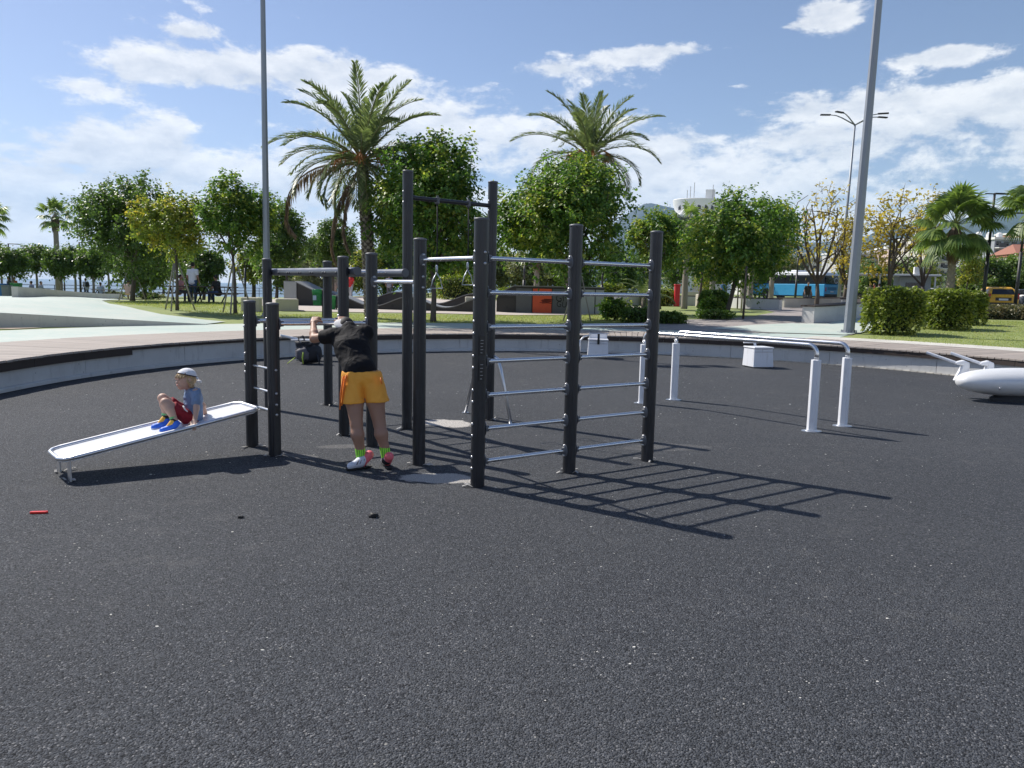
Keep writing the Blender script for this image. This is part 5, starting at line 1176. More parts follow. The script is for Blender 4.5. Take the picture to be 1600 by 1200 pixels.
grass('grass',WP([(430,492),(520,491),(700,492),(900,494),(1010,486),(1000,504),(800,506.5),(600,504),(430,500)]),22000,2,.05)
grass('grass',WP([(170,474),(230,470),(400,474),(420,490),(380,497),(300,489)]),12000,3,.055)
# ---------------------------------------------------------------- poles and lamps
BLK=plain('black_paint',(.02,.021,.023),.5); GLASS=plain('dark_glass',(.02,.024,.03),.12,0,.2,1); WHT=plain('white_render',(.74,.74,.72),.7,0,.06,.6); CREAM=m_concrete('cream_block',(.56,.52,.42),.15)
GALVP=plain('pole_zinc',(.25,.275,.31),.5,.25,.12,3)
def octa(r): return [(r*math.cos(R(22.5+45*k)),r*math.sin(R(22.5+45*k))) for k in range(8)]
def tall_pole(label,base,r0,r1,H,tilt):
    t=thing('floodlight_pole',label,'pole',base); t.rotation_euler=(0,R(tilt),R(12))
    m=MB(); lo=octa(r0); hi=octa(r1); m.add([(x,y,-.05) for x,y in lo]+[(x,y,H) for x,y in hi],[(k,(k+1)%8,8+(k+1)%8,8+k) for k in range(8)]+[tuple(range(7,-1,-1)),tuple(range(8,16))]); sh=obj('shaft',m,GALVP,t)
    obj('sleeve_joint',MB().prism(octa(r0*1.015),.55,.57),GALVP,sh)
    obj('base_plate',MB().box((0,0,.02),(r0*3.0,r0*3.0,.04)),GALVP,t,bevel=.006)
    for k in range(8): a=k*math.pi/4; obj('anchor_bolt',MB().tube([(math.cos(a)*r0*1.3,math.sin(a)*r0*1.3,0),(math.cos(a)*r0*1.3,math.sin(a)*r0*1.3,.11)],.016,6),GALVP,t)
    hd=obj('lamp_bracket',MB().box((0,0,H),(1.8,.12,.12)),GALVP,t)
    for x in (-.7,0,.7): obj('floodlight',MB().box((x,-.18,H+.14),(.42,.16,.34),0,Matrix.Rotation(R(25),3,'X')),BLK,hd)
b=W(1326,521); tall_pole('tall tapered grey pole on bolted base at the corner of the lawn',tuple(b),.17,.085,14,1.0)
b=W(418,494); tall_pole('tall thin grey pole rising behind the overhead ladder',tuple(b),.125,.06,15,.2)
# four-armed road lamp
b=on(1311,60); t=thing('road_lamp','tall road lamp with four curved arms beyond the tall tapered pole','street lamp',tuple(b)); H=wheight(b,194,1327); t.rotation_euler=(0,R(1.2),0)
obj('pole',MB().tube([(0,0,-.1),(0,0,H)],[.13,.07],10),GALVP,t,smooth=True)
for a,l in ((172,1.75),(205,1.35),(8,1.75),(-28,1.5)):
    h=V((math.cos(R(a)),math.sin(R(a)),0)); ar=obj('arm',MB().tube([(0,0,H-.05),h*l*.55+V((0,0,H+.45)),h*l*.8+V((0,0,H+.62)),h*l*1.05+V((0,0,H+.66))],[.05,.045,.04,.035],7),GALVP,t,smooth=True)
    obj('lamp_head',MB().box(h*l*1.25+V((0,0,H+.665)),(.75,.24,.09),R(a)),BLK,ar,bevel=.02)
def tlamp(label,px,Y,top,arm=1.15,side=1,group=None):
    b=on(px,Y); t=thing('lamp_post',label,'street lamp',tuple(b),0,group); H=wheight(b,top,px); t.rotation_euler=(0,R(.8),0)
    p=obj('pole',MB().tube([(0,0,-.1),(0,0,H*.62)],[.10,.09],8),BLK if Y<70 else BLK,t,smooth=True); obj('pole_top',MB().tube([(0,0,H*.62),(0,0,H)],[.065,.06],8),BLK,t,smooth=True)
    obj('lamp_head',MB().box((arm*.5*side,0,H),(arm,.22,.07)),BLK,t,bevel=.01)
    if arm>1: obj('arm_tie',MB().box((-.25*side,0,H-.02),(.5,.06,.05)),BLK,t)
tlamp('dark lamp post with flat one-sided head beside the big fan palm',1537,42,302,1.25); tlamp('dark lamp post with flat head turned towards the big fan palm',1588,46,333,1.0,-1)
LPL={126:'beside the lone small fan palm',16:'beside the blue litter bin',100:'far behind the lone small fan palm',383:'right of the slim staked tree',398:'just left of the tall thin pole',940:'right of the grey ramp panel',818:'behind the ramp box',1243:'in front of the blue bus'}
for px,Y,top in ((126,70,379),(16,72,381),(100,84,390),(383,66,386),(398,72,392),(940,48,425),(818,50,415),(1243,62,400)): tlamp('thin dark lamp post with flat head '+LPL[px],px,Y,top,.9,1,'lamp posts among the park trees')

# ---------------------------------------------------------------- curved benches and walls
def curved_wall(name,label,pts,h,th,woodtop,mat=CONC,cat='wall',zf=T,h1=None,base=0):
    t=thing(name,label,cat,(pts[0][0],pts[0][1],zf(*pts[0]))); O=V(t.location)
    P=[]
    n=len(pts)
    for i in range(n-1):
        p0,p1,p2,p3=[V(pts[max(0,min(n-1,i+q))]) for q in (-1,0,1,2)]
        for q in range(6):
            f=q/6; P.append(.5*((2*p1)+(p2-p0)*f+(2*p0-5*p1+4*p2-p3)*f*f+(3*p1-p0-3*p2+p3)*f**3))
    P.append(V(pts[-1])); m=len(P)
    def sec(w0,w1,za,zb,grow=0):
        vs=[]
        for i,p in enumerate(P):
            d=(P[min(i+1,m-1)]-P[max(i-1,0)]).normalized(); nn=V((-d.y,d.x)); f=i/(m-1); hh=h+((h1-h)*f if h1 is not None else 0); z=zf(p.x,p.y)
            e=d*(-grow if i==0 else grow if i==m-1 else 0)
            for ww,zz in ((w0,za),(w0,zb),(w1,zb),(w1,za)): q=p+e+nn*ww; vs.append((q.x-O.x,q.y-O.y,z+(hh+zz if zz>-1 else -.1)-O.z))
        fs=[(i*4+j,i*4+(j+1)%4,(i+1)*4+(j+1)%4,(i+1)*4+j) for i in range(m-1) for j in range(4)]+[(0,1,2,3),((m-1)*4+3,(m-1)*4+2,(m-1)*4+1,(m-1)*4)]
        return MB().add(vs,fs)
    obj('wall_body',sec(0,th,-2,0),mat,t)
    if woodtop: obj('seat_top',sec(-.05,th+.05,.002,.06,.05),DARKW,t)
    return t
curved_wall('curved_bench','long curved concrete bench wall with dark wooden top behind the cream blocks',WP([(1217,484.5),(1165,482.5),(1110,479),(1060,477.5),(1010,477),(970,478)]),.62,-.5,True,cat='bench')
curved_wall('curved_bench','pale sunlit curved wall in front of the blue bus',WP([(1225,481),(1270,480.5),(1315,479.5),(1345,477),(1360,474)]),.62,.45,True,CONC_W,cat='bench')
curved_wall('curved_bench','rounded concrete bench end with wooden top beside the tall tapered pole',WP([(1271,506),(1310,503),(1340,498),(1353,491),(1348,485),(1325,482)]),.62,.5,True,cat='bench')
curved_wall('low_wall','low concrete wall at the foot of the hedge right of the grey ramp',WP([(930,472),(990,473),(1005,473)]),.5,.3,False,cat='wall')
# parapet of the ramped path
zr=lambda x,y: zramp(x,y)
pp=[(-19.7,30.7),(-20.4,33.5),(-21.6,37.2),(-23.0,42.5),(-24.6,48.5)]
curved_wall('parapet','curved concrete parapet tapering along the far side of the ramped path',pp,.46,.24,False,CONC_W,zf=lambda x,y:.90-.2*ss((y-31)/16),h1=.14)

# ---------------------------------------------------------------- skate park
RAMP_S=plain('ramp_side_black',(.035,.033,.034),.6,0,.25,3); RAMP_T=plain('ramp_surface',(.20,.205,.21),.55,0,.2,4); RAMP_P=plain('ramp_pale_end',(.36,.37,.38),.6,0,.15,3); RAMP_G=plain('ramp_grey_panel',(.10,.105,.11),.6,0,.2,3)
ORNG=plain('orange_panel',(.62,.085,.025),.55,0,.2,6)
def profile_ramp(name,label,px0,px1,Y,prof,depth,cat='skate ramp',closed_end=None):
    """ramp standing along the picture-wide direction at depth Y: prof = [(fraction along, height)..]"""
    a=on(px0,Y); b=on(px1,Y); L=b.x-a.x; t=thing(name,label,cat,tuple(a)); pts=[(f*L,h) for f,h in prof]
    z0=-.03; poly=[(0,z0)]+pts+[(L,z0)]
    if pts[0][1]<.001: poly=poly[1:]
    rot=Matrix(((1,0,0),(0,0,-1),(0,1,0)))   # x stays, profile height -> z, depth -> -(-y)
    m=MB().prism(poly,-depth,0,(0,0,0),Matrix(((1,0,0),(0,0,-1),(0,1,0)))); obj('side_body',m,RAMP_S,t)
    s=MB(); vs=[]
    for x,h in pts: vs+=[(x,-.04,h+.004),(x,depth+.04,h+.004),(x,depth+.04,h+.045),(x,-.04,h+.045)]
    k=len(pts); s.add(vs,[(i*4+j,i*4+(j+1)%4,(i+1)*4+(j+1)%4,(i+1)*4+j) for i in range(k-1) for j in range(4)]+[(0,1,2,3),((k-1)*4+3,(k-1)*4+2,(k-1)*4+1,(k-1)*4)]); obj('riding_surface',s,RAMP_T,t,smooth=False)
    return t,L
def wave(n,k,amp,off=0,base=.05): return [(q/n,base+amp*(.5-.5*math.cos(2*math.pi*(q/n*k+off)))) for q in range(n+1)]
qp=[(0,1.05),(.10,1.05)]+[(.10+.9*q/14,1.05*(1-q/14)**1.75+.02) for q in range(1,15)]
t,L=profile_ramp('quarter_pipe','black quarter-pipe ramp with pale end panel behind the green litter basket',446,585,34.5,qp,2.2)
obj('end_panel',MB().box((-.03,1.1,.54),(.06,2.3,1.10)),RAMP_P,t); obj('end_panel_front',MB().box((.24,-.03,.53),(.52,.05,1.06)),RAMP_P,t)
t,L=profile_ramp('pump_track','front black wavy pump-track section with grey riding surface',520,748,32.2,wave(40,2,.42,.46,.10),1.3)
for f in (.12,.41,.88): obj('access_hole',MB().lathe([(.06,0),(.06,.01)],(L*f,-.012,.17),12,Matrix.Rotation(R(90),3,'X')),BLK,t)
t,L=profile_ramp('pump_track','rear wavy pump-track section behind the first one',500,742,36.2,wave(40,2,.50,.5,.16),1.2)
# tall ramp box with orange panel
t,L=profile_ramp('ramp_box','tall dark ramp box with an orange panel and graffiti',776,944,32.6,[(0,.55)]+[(.16*q/8,.55+.55*(q/8)**.6) for q in range(1,9)]+[(1,1.10)],2.6)
for f0,f1,mt,nm in ((.02,.175,RAMP_S,'panel'),(.18,.33,RAMP_G,'panel'),(.335,.515,ORNG,'orange_panel'),(.52,.75,RAMP_G,'panel'),(.755,.915,RAMP_P,'panel'),(.92,1.0,RAMP_P,'panel')):
    hh=1.04 if f0>.1 else .62; obj(nm,MB().box((L*(f0+f1)/2,-.025,hh/2),(L*(f1-f0)-.02,.04,hh-.03)),mt,t)
obj('access_hole',MB().lathe([(.06,0),(.06,.01)],(L*.10,-.06,.22),12,Matrix.Rotation(R(90),3,'X')),BLK,t)
def lettering(txt,size,loc,rot,mat,parent,name='lettering',sx=1.0):
    cu=bpy.data.curves.new(name,'FONT'); cu.body=txt; cu.size=size; cu.extrude=.002; cu.align_x='CENTER'; cu.align_y='CENTER'; o=bpy.data.objects.new(name+'_src',cu); COL.objects.link(o); bpy.context.view_layer.update()
    me=bpy.data.meshes.new_from_object(o.evaluated_get(bpy.context.evaluated_depsgraph_get())); bpy.data.objects.remove(o); me.materials.clear(); me.materials.append(mat); q=link(bpy.data.objects.new(name,me),parent); q.location=loc; q.rotation_euler=rot; q.scale=(sx,1,1); return q
SPR=plain('spray_black',(.008,.008,.009),.7)
lettering('GMA',.42,(L*.64,-.05,.66),(R(90),R(-6),0),SPR,t,'graffiti',.9); lettering('GUAY',.34,(L*.65,-.05,.36),(R(90),R(5),0),SPR,t,'graffiti',.9)
m=MB(); r4=random.Random(8)
for q in range(9): x=L*.36+q*L*.016; m.tube([(x,-.049,.78+r4.uniform(-.05,.1)),(x+r4.uniform(-.06,.06),-.049,.9),(x+.05,-.049,.82+r4.uniform(-.06,.06))],.012,4)
for q in range(6): x=L*.38+r4.uniform(0,.3); m.tube([(x,-.049,.42+q*.035),(x+.25,-.049,.44+q*.03),(x+.42,-.049,.41+q*.036)],.014,4)
o=obj('graffiti_scrawl',m,plain('scrawl_dark',(.12,.02,.012),.7),t); o['kind']='stuff'
# cream concrete blocks
for q,(px,py,w,h,d,lb,rz) in enumerate(((391,487,28,22,.6,'cream concrete block beside the slim staked tree',8),(449,486,34,19,.7,'cream concrete block in front of the quarter-pipe ramp',20),(737,486,20,22,.45,'small cream concrete block before the pump track',5),(812,486,26,17,.6,'wide chamfered cream block before the dark ramp box',4),(1084,474,26,18,.6,'cream concrete block nearer the curved bench wall',25),(1100,480,20,20,.45,'small cream block beside the feathery shrub',12))):
    b=W(px,py); s=b.y/FOC; m=MB().box((0,d/2,h*s/2-.02),(w*s,d,h*s+.04)); o=obj('concrete_block',m,CREAM,None,bevel=.03); o.location=b; o.rotation_euler=(0,0,R(rz)); tag(o,lb,'concrete block','cream concrete blocks')
# green litter baskets
def basket(label,px,py,top,rr):
    b=W(px,py); t=thing('litter_basket',label,'litter bin',tuple(b)); Hh=wheight(b,top,px); GB=plain('basket_green',(.03,.26,.07),.45); 
    obj('post',MB().tube([(rr*1.15,0,-.05),(rr*1.15,0,Hh)],.03,8),BLK,t,smooth=True)
    z0=Hh-.54
    bk=obj('inner_bag',MB().lathe([(rr*.72,z0),(rr*.86,Hh-.12)],(0,0,0),14),plain('bin_bag',(.06,.30,.10),.5),t)
    obj('rim',MB().lathe([(rr*.92,Hh-.16),(rr*1.06,Hh-.14),(rr*1.08,Hh-.03),(rr*1.0,Hh),(rr*.9,Hh-.02)],(0,0,0),18),GB,t,smooth=True)
    for k in range(14):
        a=k*2*math.pi/14; obj('slat',MB().tube([(math.cos(a)*rr*.76,math.sin(a)*rr*.76,z0),(math.cos(a)*rr*.92,math.sin(a)*rr*.92,Hh-.14)],.016,4),GB,t)
    for k in range(4):
        f=k/3.3; rq=rr*(.77+.14*f); zz=z0+f*.44; obj('hoop',MB().tube([(math.cos(a)*rq,math.sin(a)*rq,zz) for a in [j*math.pi/8 for j in range(17)]],.014,4,False),GB,t)
    obj('notice',MB().box((-.05,-rr*.95,z0+.25),(.12,.006,.16)),plain('notice_pale',(.5,.56,.66),.6),t)
basket('green wire litter basket on a black post before the quarter pipe',496,496,452,.165); basket('second green litter basket half hidden behind a dark post',519,484,462,.15)

# ---------------------------------------------------------------- seaward side
coastpts=[(x,coast(x)-2.5) for x in range(-74,-4,3)]
rail=thing('sea_railing','long dark railing along the sea front behind the clipped trees','railing',(coastpts[0][0],coastpts[0][1],T(*coastpts[0]))); O=V(rail.location)
for x,y in coastpts: obj('post',MB().tube([V((x,y,T(x,y)-.05))-O,V((x,y,T(x,y)+1.05))-O],.035,6),BLK,rail)
for hh in (.35,.7,1.05): obj('rail',MB().tube([V((x,y,T(x,y)+hh))-O for x,y in coastpts],.028,5),BLK,rail)
def table(label,px,Y,rz):
    b=on(px,Y); t=thing('picnic_table',label,'picnic table',tuple(b),R(rz),'picnic tables'); WD=plain('table_brown',(.07,.05,.04),.7)
    for k in range(3): obj('table_board',MB().box((0,-.26+.26*k,.75),(1.7,.24,.04)),WD,t)
    for y in (-.72,.72): obj('bench_seat',MB().box((0,y,.45),(1.7,.26,.04)),WD,t)
    for x in (-.6,.6):
        obj('leg',MB().tube([(x,-.75,.02),(x,0,.74),(x,.75,.02)],.035,5),BLK,t); obj('cross_tie',MB().box((x,0,.42),(.05,1.6,.05)),BLK,t)
table('dark picnic table on the lawn beside the man in white shirt',288,35.5,12); table('dark picnic table on the lawn beside the slim staked tree',340,36.5,-8); table('dark picnic table below the clipped trees by the sea, nearer the ramp parapet',56,58,5); table('dark picnic table below the clipped trees, beside the tall dark tree',165,56,0)
# people of the park
park_person('man in white t-shirt and blue jeans standing with his back turned on the lawn',tuple(W(302,473)),R(-8),(.72,.72,.76),(.05,.09,.17),H=1.82,vox=.018)
park_person('person in black top and jeans sitting at the picnic table beside the standing man',tuple(on(341,36.2)-V((0,0,.02))),R(70),(.02,.02,.022),(.04,.07,.16),pose='sit')
park_person('person in pink top sitting at the picnic table left of the standing man',tuple(on(279,36.9)-V((0,0,.02))),R(-100),(.55,.25,.26),(.05,.05,.06),pose='sit')
for px,Y,rz,sh,pa,po,bag,lb in ((15,66,150,(.05,.06,.07),(.06,.07,.09),'stand',(.03,.03,.03),'dark-clothed person with a rucksack walking by the litter bins near the sea'),(24,67,170,(.45,.12,.05),(.08,.06,.05),'stand',None,'person in orange-brown top next to the one with a rucksack'),(52,57.2,90,(.22,.24,.34),(.07,.07,.09),'sit',None,'person in blue-grey hunched over the picnic table by the parapet'),(62,57.6,-90,(.30,.33,.42),(.07,.07,.09),'sit',None,'person in pale blue bent over the picnic table by the parapet'),(135,63,60,(.42,.44,.48),(.10,.10,.12),'stand',(.03,.03,.03),'person in grey with a dark bag standing under the clipped trees'),(157,57,20,(.36,.42,.50),(.06,.06,.08),'sit',None,'person in pale shirt sitting with back turned below the clipped trees'),(200,50,10,(.58,.40,.34),(.2,.15,.12),'sit',None,'person in pinkish top beside the trunk of the tall dark tree')):
    park_person(lb,tuple(on(px,Y)),R(rz),sh,pa,pose=po,bag=bag,vox=.03)
for px,Y,rz,sh,pa,lb in ((527,52,30,(.20,.16,.14),(.30,.22,.18),'person behind the overhead ladder near the red-clothed one'),(548,54,160,(.55,.03,.03),(.40,.40,.42),'person in red top behind the date palm'),(608,56,0,(.25,.25,.30),(.10,.10,.12),'person in grey standing behind the pump track'),(640,58,90,(.08,.08,.09),(.09,.09,.1),'dark-clothed person standing far behind the pump track'),(1262,58,180,(.02,.02,.022),(.05,.06,.09),'woman in black top sitting on the sunlit curved wall before the bus'),(1130,54,40,(.10,.22,.45),(.1,.1,.12),'person in blue top behind the round dark bush'),(1120,55,10,(.60,.58,.55),(.2,.2,.2),'person in white top behind the round dark bush'),(1360,62,120,(.03,.03,.035),(.04,.04,.05),'person in black beside the road behind the scrub'),(1367,63,60,(.45,.03,.05),(.05,.05,.06),'person in red beside the one in black by the road'),(1374,62,0,(.75,.72,.70),(.55,.5,.48),'person in white by the road behind the scrub')):
    park_person(lb,tuple(on(px,Y)),R(rz),sh,pa,pose='walk',vox=.035)
# wheelie bins by the sea walk
for px,Y,col,w,h,lb in ((3,60,(.03,.17,.42),.6,1.05,'blue litter bin beside the ramped path'),(11,60,(.22,.24,.24),.6,.95,'grey litter bin next to the blue one'),(26,62,(.03,.25,.06),.65,1.15,'green wheelie bin in front of two walkers')):
    b=on(px,Y); t=thing('wheelie_bin',lb,'litter bin',tuple(b),R(10)); mt=plain('bin_%d'%px,col,.5); obj('bin_body',MB().box((0,0,h/2),(w*.85,w*.9,h),0,None,1.15),mt,t,bevel=.03); obj('lid',MB().box((0,0,h+.04),(w*1.02,w*1.1,.08)),mt,t,bevel=.02)
    for x in (-.2,.2): obj('wheel',MB().lathe([(.10,-.03),(.10,.03)],(x,.25,.09),10,Matrix.Rotation(R(90),3,'Y')),BLK,t)
# red bollard post and white tree-guards by the curved bench
b=on(1058,49); t=thing('red_post','red post box-like pillar beside a palm trunk behind the curved wall','pillar',tuple(b)); obj('shaft',MB().box((0,0,.65),(.32,.32,1.34)),plain('pillar_red',(.55,.02,.03),.5),t,bevel=.03); obj('cap',MB().box((0,0,1.36),(.38,.38,.09)),plain('pillar_red',(.55,.02,.03),.5),t,bevel=.02)
# stakes by the leaning tree
for q,(px,py) in enumerate(((1152,482),(1158,489),(1161,499),(1163,484))):
    b=W(px,py); o=obj('tree_stake',MB().tube([(0,0,-.1),(.02*(q-1),0,2.1)],[.045,.04],6),STAKE if q%2 else BARK,None,smooth=True); o.location=b; tag(o,'upright wooden stake standing in the lawn by the leaning tree','stake','upright stakes by the leaning tree')

# ---------------------------------------------------------------- road, bus, taxi
drape('road',[(26,44),(44,44),(50,72),(48,112),(8,118),(6,96),(24,84),(26,66)],ASPH,.03,step=3)
BUSB=plain('bus_blue',(.06,.36,.62),.3,0,.06,1); BUSW=plain('bus_white',(.74,.76,.78),.35,0,.05,1); TYRE=plain('tyre_rubber',(.012,.012,.013),.8); RIM=plain('rim_grey',(.3,.31,.32),.4,.5)
REDL=plain('tail_red',(.45,.01,.012),.25)
def wheel(parent,c_,r,w,ax_):
    o=obj('wheel',MB().lathe([(r*.7,-w/2),(r,-w*.42),(r,w*.42),(r*.7,w/2)],c_,18,zto(ax_)),TYRE,parent,auto=40); obj('rim',MB().lathe([(r*.62,-w*.52),(r*.5,-w*.54),(r*.1,-w*.56)],c_,14,zto(ax_)),RIM,o,auto=40); obj('rim',MB().lathe([(r*.62,w*.52),(r*.5,w*.54),(r*.1,w*.56)],c_,14,zto(ax_)),RIM,o,auto=40); return o
def bus():
    b=on(1241,84); t=thing('city_bus','light blue city bus with white roof and dark windows on the road','bus',(b.x,b.y,b.z+.05),R(-57)); L,Wd=9.2,2.5
    m=MB().box((0,0,1.0),(L,Wd,1.3)); lower=obj('lower_body',m,BUSB,t,bevel=.08)
    obj('upper_body',MB().box((0,0,2.08),(L-.04,Wd-.03,.88),0,None,.97),plain('bus_dark_band',(.015,.017,.02),.25),t,bevel=.05)
    rf=obj('roof',MB().box((0,0,2.68),(L-.04,Wd-.03,.40),0,None,.93),BUSW,t,bevel=.09); obj('air_unit',MB().box((-.8,0,2.95),(3.2,1.7,.3)),BUSW,rf,bevel=.08)
    for k in range(6):
        x=-L/2+.95+k*1.35
        for s in (-1,1): obj('window',MB().box((x,s*(Wd/2-.012),2.07),(1.24,.02,.74)),GLASS,t,bevel=.01)
    for s in (-1,1):
        for x in (-2.7,2.6): wheel(t,(x,s*(Wd/2-.14),.46),.46,.28,(0,1,0)); obj('wheel_arch',MB().lathe([(.58,-.012),(.58,.012)],(x,s*(Wd/2+.002),.52),18,Matrix.Rotation(R(90),3,'X')),BLK,lower)
    rw=obj('rear_window',MB().box((L/2-.005,0,2.05),(.03,2.1,.78)),GLASS,t,bevel=.02)
    pts=[(L/2+.02,.55+.26*math.cos(a),2.0+.26*math.sin(a)) for a in [R(40+280*q/20) for q in range(21)]]; obj('round_emblem',MB().tube(pts,.035,6),BUSW,rw)
    for s in (-1,1): obj('tail_light',MB().box((L/2+.005,s*1.05,1.1),(.03,.16,.42)),REDL,t,bevel=.01)
    obj('rear_bumper',MB().box((L/2+.02,0,.48),(.12,2.4,.26)),BLK,t,bevel=.03); obj('number_plate',MB().box((L/2+.012,0,.86),(.02,.5,.12)),WHT,t); obj('engine_grille',MB().box((L/2+.004,0,1.18),(.02,1.5,.3)),plain('grille',(.05,.2,.35),.6),t)
    obj('skirt',MB().box((0,0,.34),(L-.3,Wd-.08,.12)),BLK,t); obj('mirror',MB().box((-L/2-.15,-1.35,2.1),(.1,.16,.4)),BLK,t)
bus()
def taxi():
    b=on(1553,51); t=thing('taxi','yellow taxi hatchback seen from behind near the dark lamp post','car',(b.x,b.y,b.z+.04),R(-16)); Y_=plain('taxi_yellow',(.78,.42,.015),.28,0,.05,1)
    def section(z,hw,y0,y1): return [(-hw,y0,z),(hw,y0,z),(hw,y1,z),(-hw,y1,z)]
    S=[section(.25,.80,-1.98,1.98),section(.42,.86,-2.06,2.08),section(.78,.875,-2.05,2.05),section(.98,.84,-2.0,1.95),section(1.02,.80,-1.96,.95),section(1.40,.68,-1.72,.30),section(1.53,.58,-1.45,.02)]
    vs=[p for s in S for p in s]; fs=[(0,3,2,1)]+[(i*4+j,i*4+(j+1)%4,(i+1)*4+(j+1)%4,(i+1)*4+j) for i in range(len(S)-1) for j in range(4)]+[tuple((len(S)-1)*4+j for j in range(4))]
    body=obj('body',MB().add(vs,fs),Y_,t,bevel=.05,auto=40)
    obj('rear_window',MB().add([(-.66,-1.945,1.06),(.66,-1.945,1.06),(.56,-1.735,1.40),(-.56,-1.735,1.40),(-.66,-1.90,1.06),(.66,-1.90,1.06),(.56,-1.69,1.40),(-.56,-1.69,1.40)],[(0,1,2,3),(7,6,5,4),(0,4,5,1),(1,5,6,2),(2,6,7,3),(3,7,4,0)]),GLASS,t)
    for s in (-1,1):
        for y0,y1 in ((-1.55,-.75),(-.68,.10),(.16,.62)):
            zt=1.38 if y1<.2 else 1.22
            q=[(s*.81,y0,1.05),(s*.81,y1+.1,1.05),(s*.70,y1-.02,zt),(s*.70,y0+.06,1.38)]; obj('side_window',MB().add(q+[(x-s*.03,y,z) for x,y,z in q],[(0,1,2,3),(7,6,5,4),(0,4,5,1),(1,5,6,2),(2,6,7,3),(3,7,4,0)]),GLASS,t)
        obj('tail_light',MB().box((s*.80,-1.99,.93),(.16,.14,.34)),REDL,t,bevel=.02)
        for y in (-1.28,1.32): wheel(t,(s*.76,y,.31),.31,.2,(1,0,0))
        obj('wing_mirror',MB().box((s*.95,.72,1.08),(.2,.1,.14)),Y_,t,bevel=.02)
    obj('bumper',MB().box((0,-2.07,.42),(1.6,.12,.24)),BLK,t,bevel=.03); obj('number_plate',MB().box((0,-2.075,.74),(.52,.03,.12)),WHT,t); obj('plate_recess',MB().box((0,-2.055,.76),(.9,.03,.2)),BLK,t)
taxi()
def parked(px,Y,col,rz,lb):
    b=on(px,Y); t=thing('parked_car',lb,'car',(b.x,b.y,b.z+.03),R(rz)); mt=plain('car_%d'%px,col,.3,0,.05,1)
    S=[(.25,.80,-2.0,2.0),(.6,.86,-2.1,2.1),(.92,.83,-2.0,2.0),(1.0,.78,-1.7,1.1),(1.42,.62,-1.2,.35)]
    vs=[p for z,hw,y0,y1 in S for p in ((-hw,y0,z),(hw,y0,z),(hw,y1,z),(-hw,y1,z))]; fs=[(0,3,2,1)]+[(i*4+j,i*4+(j+1)%4,(i+1)*4+(j+1)%4,(i+1)*4+j) for i in range(4) for j in range(4)]+[(16,17,18,19)]
    obj('body',MB().add(vs,fs),mt,t,bevel=.05,auto=40)
    for s in (-1,1):
        q=[(s*.785,-1.5,1.02),(s*.785,.95,1.02),(s*.66,.35,1.36),(s*.66,-1.15,1.36)]; obj('side_window',MB().add(q+[(x-s*.03,y,z) for x,y,z in q],[(0,1,2,3),(7,6,5,4),(0,4,5,1),(1,5,6,2),(2,6,7,3),(3,7,4,0)]),GLASS,t)
        for y in (-1.3,1.3): wheel(t,(s*.76,y,.31),.31,.2,(1,0,0))
    q=[(-.6,-1.66,1.03),(.6,-1.66,1.03),(.5,-1.25,1.36),(-.5,-1.25,1.36)]; obj('rear_window',MB().add(q+[(x,y+.05,z) for x,y,z in q],[(0,1,2,3),(7,6,5,4),(0,4,5,1),(1,5,6,2),(2,6,7,3),(3,7,4,0)]),GLASS,t)
parked(1457,74,(.6,.61,.62),70,'white parked car behind the middle hedge bush'); parked(1592,60,(.10,.11,.12),20,'dark parked car right behind the yellow taxi'); parked(1445,90,(.35,.36,.38),85,'grey parked car far behind the kiosk')
# kiosk with flat roof
b=on(1415,70); t=thing('kiosk','white flat-roofed kiosk with a square sign behind the hedge bushes','kiosk',tuple(b),R(-10))
obj('roof',MB().box((-1.4,0,2.55),(7.5,3.2,.16)),WHT,t,bevel=.02); obj('counter_wall',MB().box((.6,.4,1.2),(2.6,1.8,2.45)),plain('kiosk_grey',(.34,.38,.38),.6),t); obj('sign',MB().box((.55,-1.2,2.95),(.75,.3,.62)),WHT,t,bevel=.02); obj('opening',MB().box((.6,-.52,1.4),(1.6,.05,1.0)),GLASS,t)
for x in (-4.8,-2.6,2.0): obj('column',MB().box((x,-1.2,1.25),(.12,.12,2.5)),WHT,t)

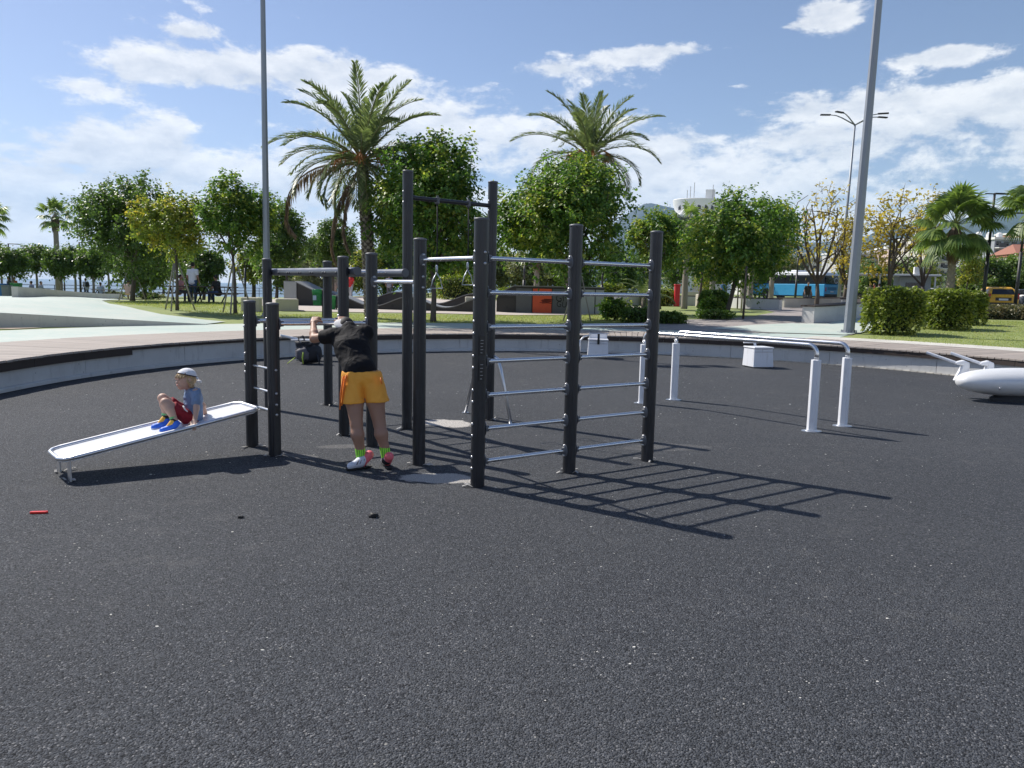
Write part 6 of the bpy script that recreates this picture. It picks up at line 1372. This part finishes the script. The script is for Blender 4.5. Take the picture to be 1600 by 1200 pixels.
# ---------------------------------------------------------------- town
def building(name,label,px0,px1,top,Y,floors,col,rz=0,depth=14,balc=False,roof=None,cols=None,wcol=None):
    a=on(px0,Y); e=on(px1,Y); w=(e.x-a.x); c0=V(((a.x+e.x)/2,Y+depth/2,min(a.z,e.z))); t=thing(name,label,'building',tuple(c0),R(rz)); H=at(px0,top,Y).z-c0.z
    mt=plain('render_%d'%px0,col,.85,0,.08,.3); obj('walls',MB().box((0,0,H/2),(w,depth,H)),mt,t)
    fh=H/floors; cols=cols or max(2,int(w/3.2)); ww=w/cols; wm=MB().box((0,0,0),(ww*.55,.12,fh*.5)); WM=mesh('window',wm.v,wm.f,GLASS); fm=MB().box((0,0,-fh*.28),(ww*.62,.3,.12)); FM=mesh('sill',fm.v,fm.f,WHT)
    bm_=MB().box((0,0,0),(ww*.92,1.3,.16)); BM=mesh('balcony_slab',bm_.v,bm_.f,WHT); rm_=MB().box((0,-.6,.5),(ww*.9,.06,.9)); RM=mesh('balcony_rail',rm_.v,rm_.f,plain('rail_dark',(.06,.06,.07),.5))
    for f in range(floors):
        if f<floors-7: continue
        for k in range(cols):
            x=-w/2+ww*(k+.5); z=fh*(f+.55); o=link(bpy.data.objects.new('window',WM),t); o.location=(x,-depth/2-.02,z); s=link(bpy.data.objects.new('sill',FM),o)
            if balc and k%2==0: q=link(bpy.data.objects.new('balcony_slab',BM),t); q.location=(x,-depth/2-.6,fh*f+.1); r_=link(bpy.data.objects.new('balcony_rail',RM),q)
        sx=(1 if rz<0 else -1)
        for k in range(max(1,int(depth/4.5))):
            o=link(bpy.data.objects.new('window',WM),t); o.location=(sx*(w/2+.02)*-1,-depth/2+4.5*(k+.5),fh*(f+.55)); o.rotation_euler=(0,0,R(90))
    obj('parapet',MB().box((0,0,H+.25),(w+.5,depth+.5,.5)),WHT if roof is None else plain('roof_%d'%px0,roof,.8),t)
    if roof is not None: obj('pitched_roof',MB().add([(-w/2-.5,-depth/2-.5,H+.5),(w/2+.5,-depth/2-.5,H+.5),(w/2+.5,depth/2+.5,H+.5),(-w/2-.5,depth/2+.5,H+.5),(-w/4,0,H+2.6),(w/4,0,H+2.6)],[(0,1,5,4),(1,2,5),(2,3,4,5),(3,0,4),(0,3,2,1)]),plain('roof_%d'%px0,roof,.8),t)
    else:
        for k in range(3): obj('water_tank',MB().lathe([(.6,0),(.6,1.3),(.3,1.5)],(-w/3+k*w/3,0,H+.5),10),WHT,t)
    return t,H,w,depth
t,H,w,dp=building('tower_block','pale tower block with dark band and white rounded penthouse above the trees',1052,1122,337,250,11,(.62,.63,.65),-14,18,True,None,5)
obj('dark_band',MB().box((0,0,H-1.5),(w+1.2,dp+1.2,2.2)),plain('band_dark_grey',(.05,.055,.06),.6),t); obj('penthouse',MB().lathe([(6.2,0),(7.4,3.2),(7.8,5.4),(7.6,5.6)],(1.0,0,H+.5),28,None,1.0,.8),WHT,t,auto=30)
for k in range(6): a=-2.4+k*.32; obj('penthouse_window',MB().box((1.0+7.25*math.cos(a),7.25*.8*math.sin(a),H+3.3),(1.0,.2,1.6),a+R(90)),GLASS,t)
obj('stair_core',MB().box((5.2,2,H+5),(3,3,9)),WHT,t); obj('roof_brace',MB().tube([(-4,-6.2,H+.6),(-1.5,-6.6,H+3.6)],.5,8),WHT,t)
for x,h in ((-1.2,5.0),(0,6.2),(6,5.4),(-2.2,3.8)): obj('antenna',MB().tube([(x,0,H+5.5),(x,0,H+5.5+h)],.10,5),plain('antenna_grey',(.3,.3,.31),.6),t)
building('apartment_block','white apartment block with dark stacked balconies behind the fan palm trunk',1436,1482,372,190,8,(.62,.58,.54),8,12,True,None,4)
building('apartment_block','pinkish apartment block seen through the yellow-leaved tree',1388,1432,388,230,7,(.55,.43,.37),-6,12,True,None,4)
building('apartment_block','grey apartment block with terraces behind the dark lamp post',1536,1592,374,165,7,(.33,.35,.39),10,12,True,None,4)
building('villa','cream house with red tiled roof right of the grey apartment block',1596,1640,400,150,5,(.60,.55,.48),-10,12,True,(.28,.12,.08),3)
building('apartment_block','brick-red tall block rising behind the cream house',1588,1640,364,260,9,(.42,.26,.20),6,14,False,None,4)
building('apartment_block','pale grey block behind the four-armed road lamp',1306,1378,396,240,7,(.50,.51,.53),4,12,True,None,5)
building('apartment_block','cream block with rows of windows behind the bus',1222,1296,402,260,6,(.58,.55,.50),-4,12,False,None,5)
building('apartment_block','dark glazed low building behind the leaning staked tree',1100,1136,404,150,5,(.07,.075,.085),0,10,False,None,3)
building('apartment_block','white block between the leaning staked tree and the bus',1158,1212,398,280,6,(.60,.60,.58),6,12,False,None,4)
# ---------------------------------------------------------------- the air
mb=MB(); mb.box((0,5500,688),(26000,15000,1424))
t=NT('haze_air'); t.N.remove(t.b); pv=t.nd('ShaderNodeVolumePrincipled'); pv.inputs['Color'].default_value=(.42,.70,1,1); pv.inputs['Density'].default_value=4.2e-5; pv.inputs['Anisotropy'].default_value=.1
t.L.new(pv.outputs[0],t.out.inputs['Volume']); hz=obj('haze',mb,t.m); hz['kind']='stuff'
